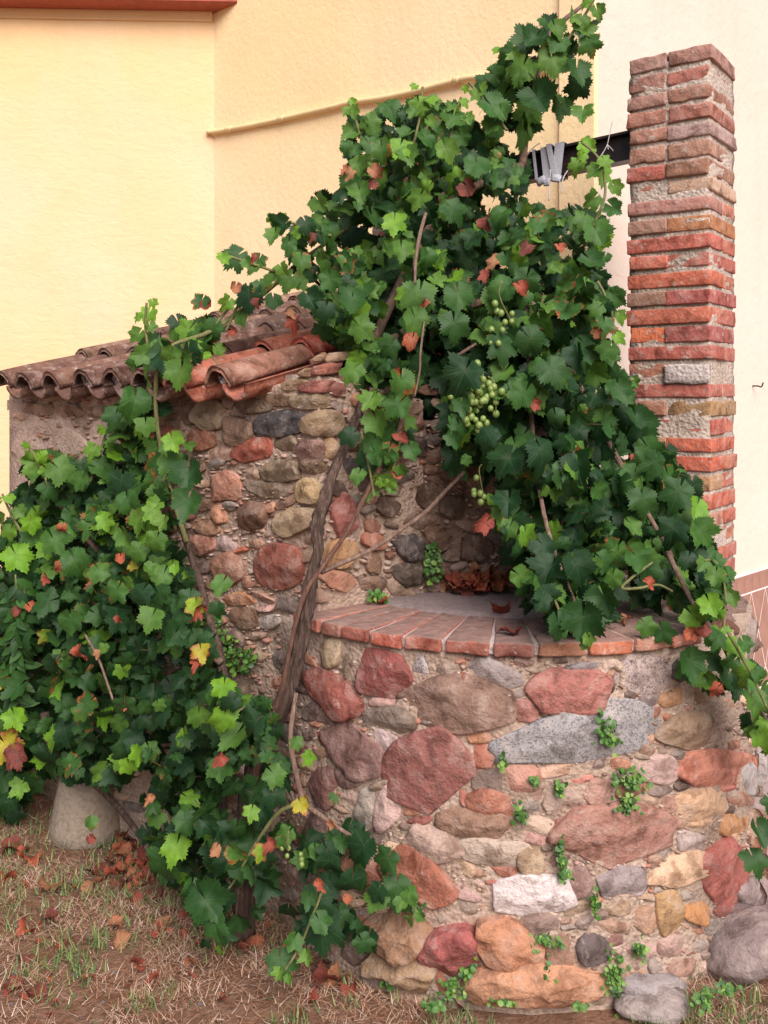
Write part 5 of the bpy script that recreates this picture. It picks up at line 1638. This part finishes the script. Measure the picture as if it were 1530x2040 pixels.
for s in range(4):
    x0, y0 = rs.uniform(-40, 60), rs.uniform(1480, 1640); x1, y1 = x0 + rs.uniform(-30, 70), rs.uniform(1080, 1300)
    d0 = 3.36; d1 = rs.uniform(3.28, 3.38)
    pts = [(x0, y0, d0, 7), ((x0 + x1) / 2 + rs.uniform(-15, 15), (y0 + y1) / 2, (d0 + d1) / 2, 5), (x1, y1, d1, 3)]
    cane(pts, 'stem', shrub, 'cane_green', 6)
    for k in range(26):
        t = 0.25 + 0.75 * k / 26
        x = x0 + (x1 - x0) * t; y = y0 + (y1 - y0) * t; d = d0 + (d1 - d0) * t - 0.03
        sg = 1 if k % 2 else -1
        R = orient(Vector((rs.gauss(0, .6), -1, rs.uniform(-.1, .9))), sg * rs.uniform(0.1, 1.5))
        put('leaflet', BL[rs.randrange(6)], shrub, P(x, y, d), rot=R.to_quaternion(), scale=rs.uniform(0.05, 0.075))

# ------------------------------------------------------------------ weeds in the joints
def round_leaf_patch(pts, seed, mat='weed', size=0.008):
    rs = random.Random(seed); V = []; T = []; LT = []
    for (p, nn_) in pts:
        s = size * rs.uniform(0.35, 1.5)
        n_ = (nn_ + Vector((rs.gauss(0, .5), rs.gauss(0, .5), rs.gauss(0.5, .5)))).normalized()
        R = orient(n_, rs.uniform(-3, 3)); b = len(V); tn_ = min(1, max(0, rs.gauss(0.45, 0.25)))
        V.append(tuple(p)); LT.append((tn_, 0, 0, 1))
        for k in range(7):
            a = 2 * math.pi * k / 7; r = s * (1 + 0.15 * rs.uniform(-1, 1))
            V.append(tuple(p + R @ Vector((math.cos(a) * r, math.sin(a) * r, 0.25 * s * math.cos(2 * a) - 0.1 * s)))); LT.append((tn_, 0, 0, 1))
        for k in range(7): T.append((b, b + 1 + k, b + 1 + (k + 1) % 7))
    return V, T, LT
WEEDS = [(1192, 1440, 22, 36), (1205, 1470, 14, 20), (1240, 1545, 34, 34), (1235, 1590, 26, 34), (1000, 1508, 10, 22), (1110, 1560, 12, 20), (1060, 1548, 12, 16), (1035, 1610, 14, 26), (1110, 1690, 10, 40), (1116, 1728, 18, 18), (1176, 1786, 14, 30),
         (1215, 1930, 22, 62), (935, 1925, 18, 48), (900, 1965, 24, 26), (1258, 1878, 14, 28), (1085, 1935, 12, 28), (1395, 1985, 24, 30), (1085, 1860, 30, 18), (835, 1795, 20, 16), (790, 1945, 14, 14), (1000, 1992, 26, 12), (1150, 2002, 22, 10), (860, 2000, 20, 10), (1440, 1966, 26, 14)]
WLAB = ['on top of the long grey granite stone', 'hanging below the middle of the grey granite stone', 'in a dense clump below the granite stone', 'trailing on the upper edge of the big pink stone', 'beside the left end of the granite stone', 'above the beige angular stone', 'next to the pink angular stone', 'above the long brown stone', 'on the left edge of the big pink stone', 'just above the white boulder',
        'left of the blue grey stone', 'tallest, at the right end of the orange base stone', 'between the red boulder and the orange boulder', 'under the red boulder', 'in the crumbling mortar beside the golden stones', 'as long blades over the orange base stone', 'on the soil before the large grey boulder', 'under the white boulder', 'under the sloping red brown stone', 'on the tan base stone under the vine leaves',
        'in the grass before the orange base stone', 'in the grass beside the half buried grey stone', 'in the grass before the tan base stone', 'against the foot of the large grey boulder']
for i, (x, y, rx, ry) in enumerate(WEEDS):
    rs = random.Random(i + 50)
    p0, n0 = well_surf(x, y)
    if y > 1955:
        d = min(p0.y, ground_limit(y)); p0 = P(x, y, d); n0 = Vector((0, -1, 0.5))
    pts = []
    for k in range(int(16 + rx * ry * 0.085)):
        a = rs.uniform(0, 6.283); r = min(1.2, abs(rs.gauss(0, 0.55)))
        xx_, yy_ = x + rx * r * math.cos(a), y + ry * r * math.sin(a)
        if y > 1955:
            q, qn = P(xx_, yy_, min(well_surf(xx_, yy_)[0].y, ground_limit(yy_))), n0
        else:
            q, qn = well_surf(xx_, yy_)
        pts.append((q + qn * rs.uniform(0.022, 0.046) - p0, qn))
    V, T, LT = round_leaf_patch(pts, i, size=0.0054)
    # stems
    for k in range(5):
        q = pts[rs.randrange(len(pts))][0]
        b = len(V)
        V += [(-0.0012, 0, 0), (0.0012, 0, 0), tuple(q + Vector((0.001, 0, 0))), tuple(q - Vector((0.001, 0, 0)))]
        T += [(b, b + 1, b + 2), (b, b + 2, b + 3)]; LT += [(0.8, 0, 0, 1)] * 4
    o = put('weed', mesh_np('weed', V, T, MAT['weed'], False, None, LT), None, p0)
    tag(o, 'green weed growing ' + WLAB[i], 'weed', 'weeds on the stone well')
# leafy patch on the shed wall beside the thin trunk
for i, (x, y, rx, ry) in enumerate([(420, 1240, 36, 44), (450, 1290, 40, 40), (495, 1310, 30, 26), (400, 1300, 24, 40), (740, 1185, 18, 12), (860, 1120, 20, 40)]):
    rs = random.Random(i + 90); p0, n0 = shed_surf(x, y); pts = []
    for k in range(int(20 + rx * ry * 0.08)):
        a = rs.uniform(0, 6.283); r = math.sqrt(rs.random())
        q, qn = shed_surf(x + rx * r * math.cos(a), y + ry * r * math.sin(a))
        pts.append((q + qn * rs.uniform(0.02, 0.05) - p0, qn))
    V, T, LT = round_leaf_patch(pts, i + 40, size=0.0075)
    tag(put('creeper', mesh_np('creeper', V, T, MAT['weed'], False, None, LT), None, p0), 'tiny leaved green creeper on the shed wall ' + ['beside the thin vine trunk', 'between the thin and thick vine trunks', 'low against the thick twisted trunk', 'behind the thin vine trunk', 'where it meets the brick coping', 'in the dark recess behind the lid'][i], 'creeper', 'creepers on the shed wall')

# ------------------------------------------------------------------ grass, straw, litter
def blades(n_, xr, yr, hr, lay, wid, mat, name, dens=None, seed=1, tint=(0.0, 1.0)):
    rs = np.random.RandomState(seed)
    V = []; T = []; LT = []
    made = 0
    while made < n_:
        x = rs.uniform(*xr); y = rs.uniform(*yr)
        if (x - WC.x) ** 2 + (y - WC.y) ** 2 < (WR - 0.01) ** 2: made += 0.2; continue
        s = (Vector((x, y)) - A).dot(N)
        if s > -0.01 and x < 0.6: made += 0.2; continue
        if x > 1.3 and y > 2.2: made += 0.2; continue
        if dens is not None and rs.rand() > dens(x, y): made += 0.05; continue
        made += 1
        z = ground_z(x, y)
        h = rs.uniform(*hr); an = rs.uniform(0, 6.283); le = rs.uniform(*lay)
        dx, dy = math.cos(an), math.sin(an)
        b = len(V); w = wid * rs.uniform(0.6, 1.4); t = rs.uniform(*tint)
        cx_, cy_ = -dy * w, dx * w
        bend = rs.uniform(-0.4, 0.4)
        for k, f in enumerate((0, 0.5, 1.0)):
            ox = (dx * le + -dy * bend * f * le) * h * f; oy = (dy * le + dx * bend * f * le) * h * f
            oz = h * f * math.sqrt(max(0.0, 1 - min(1, le) ** 2)) + 0.006 + 0.006 * rs.rand()
            q = (1 - f * 0.85)
            V.append((x + ox - cx_ * q, y + oy - cy_ * q, z + oz)); V.append((x + ox + cx_ * q, y + oy + cy_ * q, z + oz))
            LT += [(t, 0, 0, 1)] * 2
        T += [(b, b + 1, b + 3), (b, b + 3, b + 2), (b + 2, b + 3, b + 5), (b + 2, b + 5, b + 4)]
    return put(name, mesh_np(name, V, T, MAT[mat], False, None, LT))
tag(blades(64000, (-2.0, 1.6), (1.5, 3.6), (0.012, 0.05), (0.88, 1.0), 0.0010, 'straw', 'dry_grass', lambda x, y: 0.10 + 0.9 * max(0, min(1, 1.6 * (noise.noise(Vector((x * 4.5, y * 4.5, 0))) + 0.6 * noise.noise(Vector((x * 13, y * 13, 4))) + 0.22))), 1),
    'mown straw coloured dry grass scattered over the soil', 'dry grass', kind='stuff')
gd = lambda x, y: max(0.012, min(1, 3.0 * (noise.noise(Vector((x * 4.2 + 9, y * 4.2, 2))) + 0.8 * noise.noise(Vector((x * 17 + 9, y * 17, 2))) - 0.22))) + (0.75 if y < 2.42 and x > 0.1 else 0) + (0.25 if y > 2.6 and x < -0.2 else 0)
tag(blades(20000, (-2.0, 1.6), (1.5, 3.5), (0.014, 0.05), (0.3, 0.9), 0.0018, 'grass', 'grass', gd, 2), 'short sparse green grass growing through the straw', 'grass', kind='stuff')

def flat_leaf(x, y, s, label, cat, group, z=None, name='fallen_leaf', d=None):
    d = EYE * F / (y - HY) if d is None else d
    q = P(x, y, d)
    zz = ground_z(q.x, q.y) + 0.012 if z is None else z
    R = Matrix.Rotation(LG.uniform(0, 6.28), 3, 'Z') @ Matrix.Rotation(LG.gauss(0, 0.4), 3, 'X') @ Matrix.Rotation(LG.gauss(0, 0.3), 3, 'Y')
    o = put(name, DV[LG.randrange(len(DV))], None, (q.x, q.y, zz), rot=R.to_quaternion(), scale=s * d / F / 1.5)
    tag(o, label, cat, group)
FL = 'curled reddish brown vine leaf fallen on the dry grass'
spots = [(650, 1963, 62), (675, 1955, 50), (75, 1995, 44), (30, 1975, 50), (330, 1850, 44), (365, 1840, 30), (240, 1775, 44), (185, 1740, 40), (190, 1775, 44), (100, 1780, 56), (55, 1770, 30), (95, 1845, 44), (50, 1865, 40), (225, 1855, 36), (240, 1890, 40),
         (270, 1937, 36), (300, 1965, 36), (120, 1900, 30), (510, 1890, 44), (580, 1905, 36), (240, 1700, 50), (270, 1680, 56), (255, 1660, 44), (285, 1720, 40), (225, 1720, 44), (60, 1720, 44), (20, 1700, 50), (15, 1760, 40), (700, 1980, 40), (740, 1945, 36),
         (1050, 2010, 34), (905, 2010, 40), (170, 1960, 30), (440, 1990, 30), (380, 1930, 26), (300, 1650, 50), (240, 1745, 30), (280, 1760, 40), (310, 1790, 40), (265, 1800, 34), (620, 2000, 30), (480, 1900, 30), (45, 1930, 30)]
for (x, y, s) in spots:
    if x > 600: flat_leaf(x, y, s, 'crumpled orange brown leaf on the grass at the foot of the well', 'leaf', 'fallen leaves at the foot of the well')
    elif s >= 50 and y < 1800: flat_leaf(x, y, s, 'large reddish leaf on the soil close to the concrete base', 'leaf', 'large leaves near the concrete base')
    else: flat_leaf(x, y, s, FL, 'leaf', 'fallen leaves on the grass')
for _ in range(60):
    x, y = LG.uniform(0, 760), LG.uniform(1700, 2035)
    flat_leaf(x, y, LG.uniform(10, 26), 'tiny scrap of brown leaf lying in the dry grass', 'leaf', 'leaf scraps in the grass')
for _ in range(50):
    x, y = LG.uniform(225, 400), LG.uniform(1630, 1760)
    flat_leaf(x, y, LG.uniform(24, 46), 'dry red leaf in the drift beside the concrete base', 'leaf', 'leaf drift beside the concrete base')
for _ in range(34):
    x = LG.gauss(970, 50); x = min(1080, max(800, x)); y = LG.uniform(1172, 1192)
    d = (EYE - WTOP) * F / (y - HY)
    d = min(d, wall_depth(x) - 0.02)
    flat_leaf(x, HY + (EYE - WTOP - 0.02) * F / d, LG.uniform(34, 60), 'dry reddish leaf in the drift at the back of the well lid', 'leaf', 'dead leaves drifted on the well lid', WTOP + LG.uniform(0.012, 0.06), 'fallen_leaf', d)
for (x, y, s, lb) in [(1000, 1226, 54, 'dark crumpled dry leaf lying alone on the cement lid'), (1025, 1264, 50, 'dark dry leaf lying on the front coping bricks'), (1250, 1245, 30, 'small pale dry leaf on the coping under the hanging vine'), (760, 1205, 26, 'tiny dry leaf on the lid beside the shed wall')]:
    d = (EYE - WTOP) * F / (y - HY)
    flat_leaf(x, y, s, lb, 'leaf', 'single dry leaves on the well lid', WTOP + 0.012, 'fallen_leaf', d)
# pebbles and pale scraps on the soil
rs = random.Random(31)
for i in range(46):
    x, y = rs.uniform(0, 1000), rs.uniform(1720, 2030)
    d = EYE * F / (y - HY); q = P(x, y, d)
    if (q.x - WC.x) ** 2 + (q.y - WC.y) ** 2 < 0.7: continue
    bm = _bm.new(); _bm.ops.create_icosphere(bm, subdivisions=2, radius=1.0)
    for v in bm.verts: v.co = Vector((v.co.x, v.co.y * 0.8, v.co.z * 0.5)) * (1 + 0.3 * noise.noise(v.co * 1.3 + Vector((i, 0, 0))))
    me = bpy.data.meshes.new('pebble'); bm.to_mesh(me); bm.free(); me.materials.append(MAT['stone'])
    o = put('pebble', me, None, (q.x, q.y, ground_z(q.x, q.y) + 0.004), scale=rs.uniform(0.004, 0.010))
    o.color = (*lin(rs.choice([(190, 160, 150), (205, 190, 195), (170, 120, 100), (150, 110, 90)])), 1)
    tag(o, 'small pale pebble lying in the dry grass', 'pebble', 'pebbles in the dry grass')
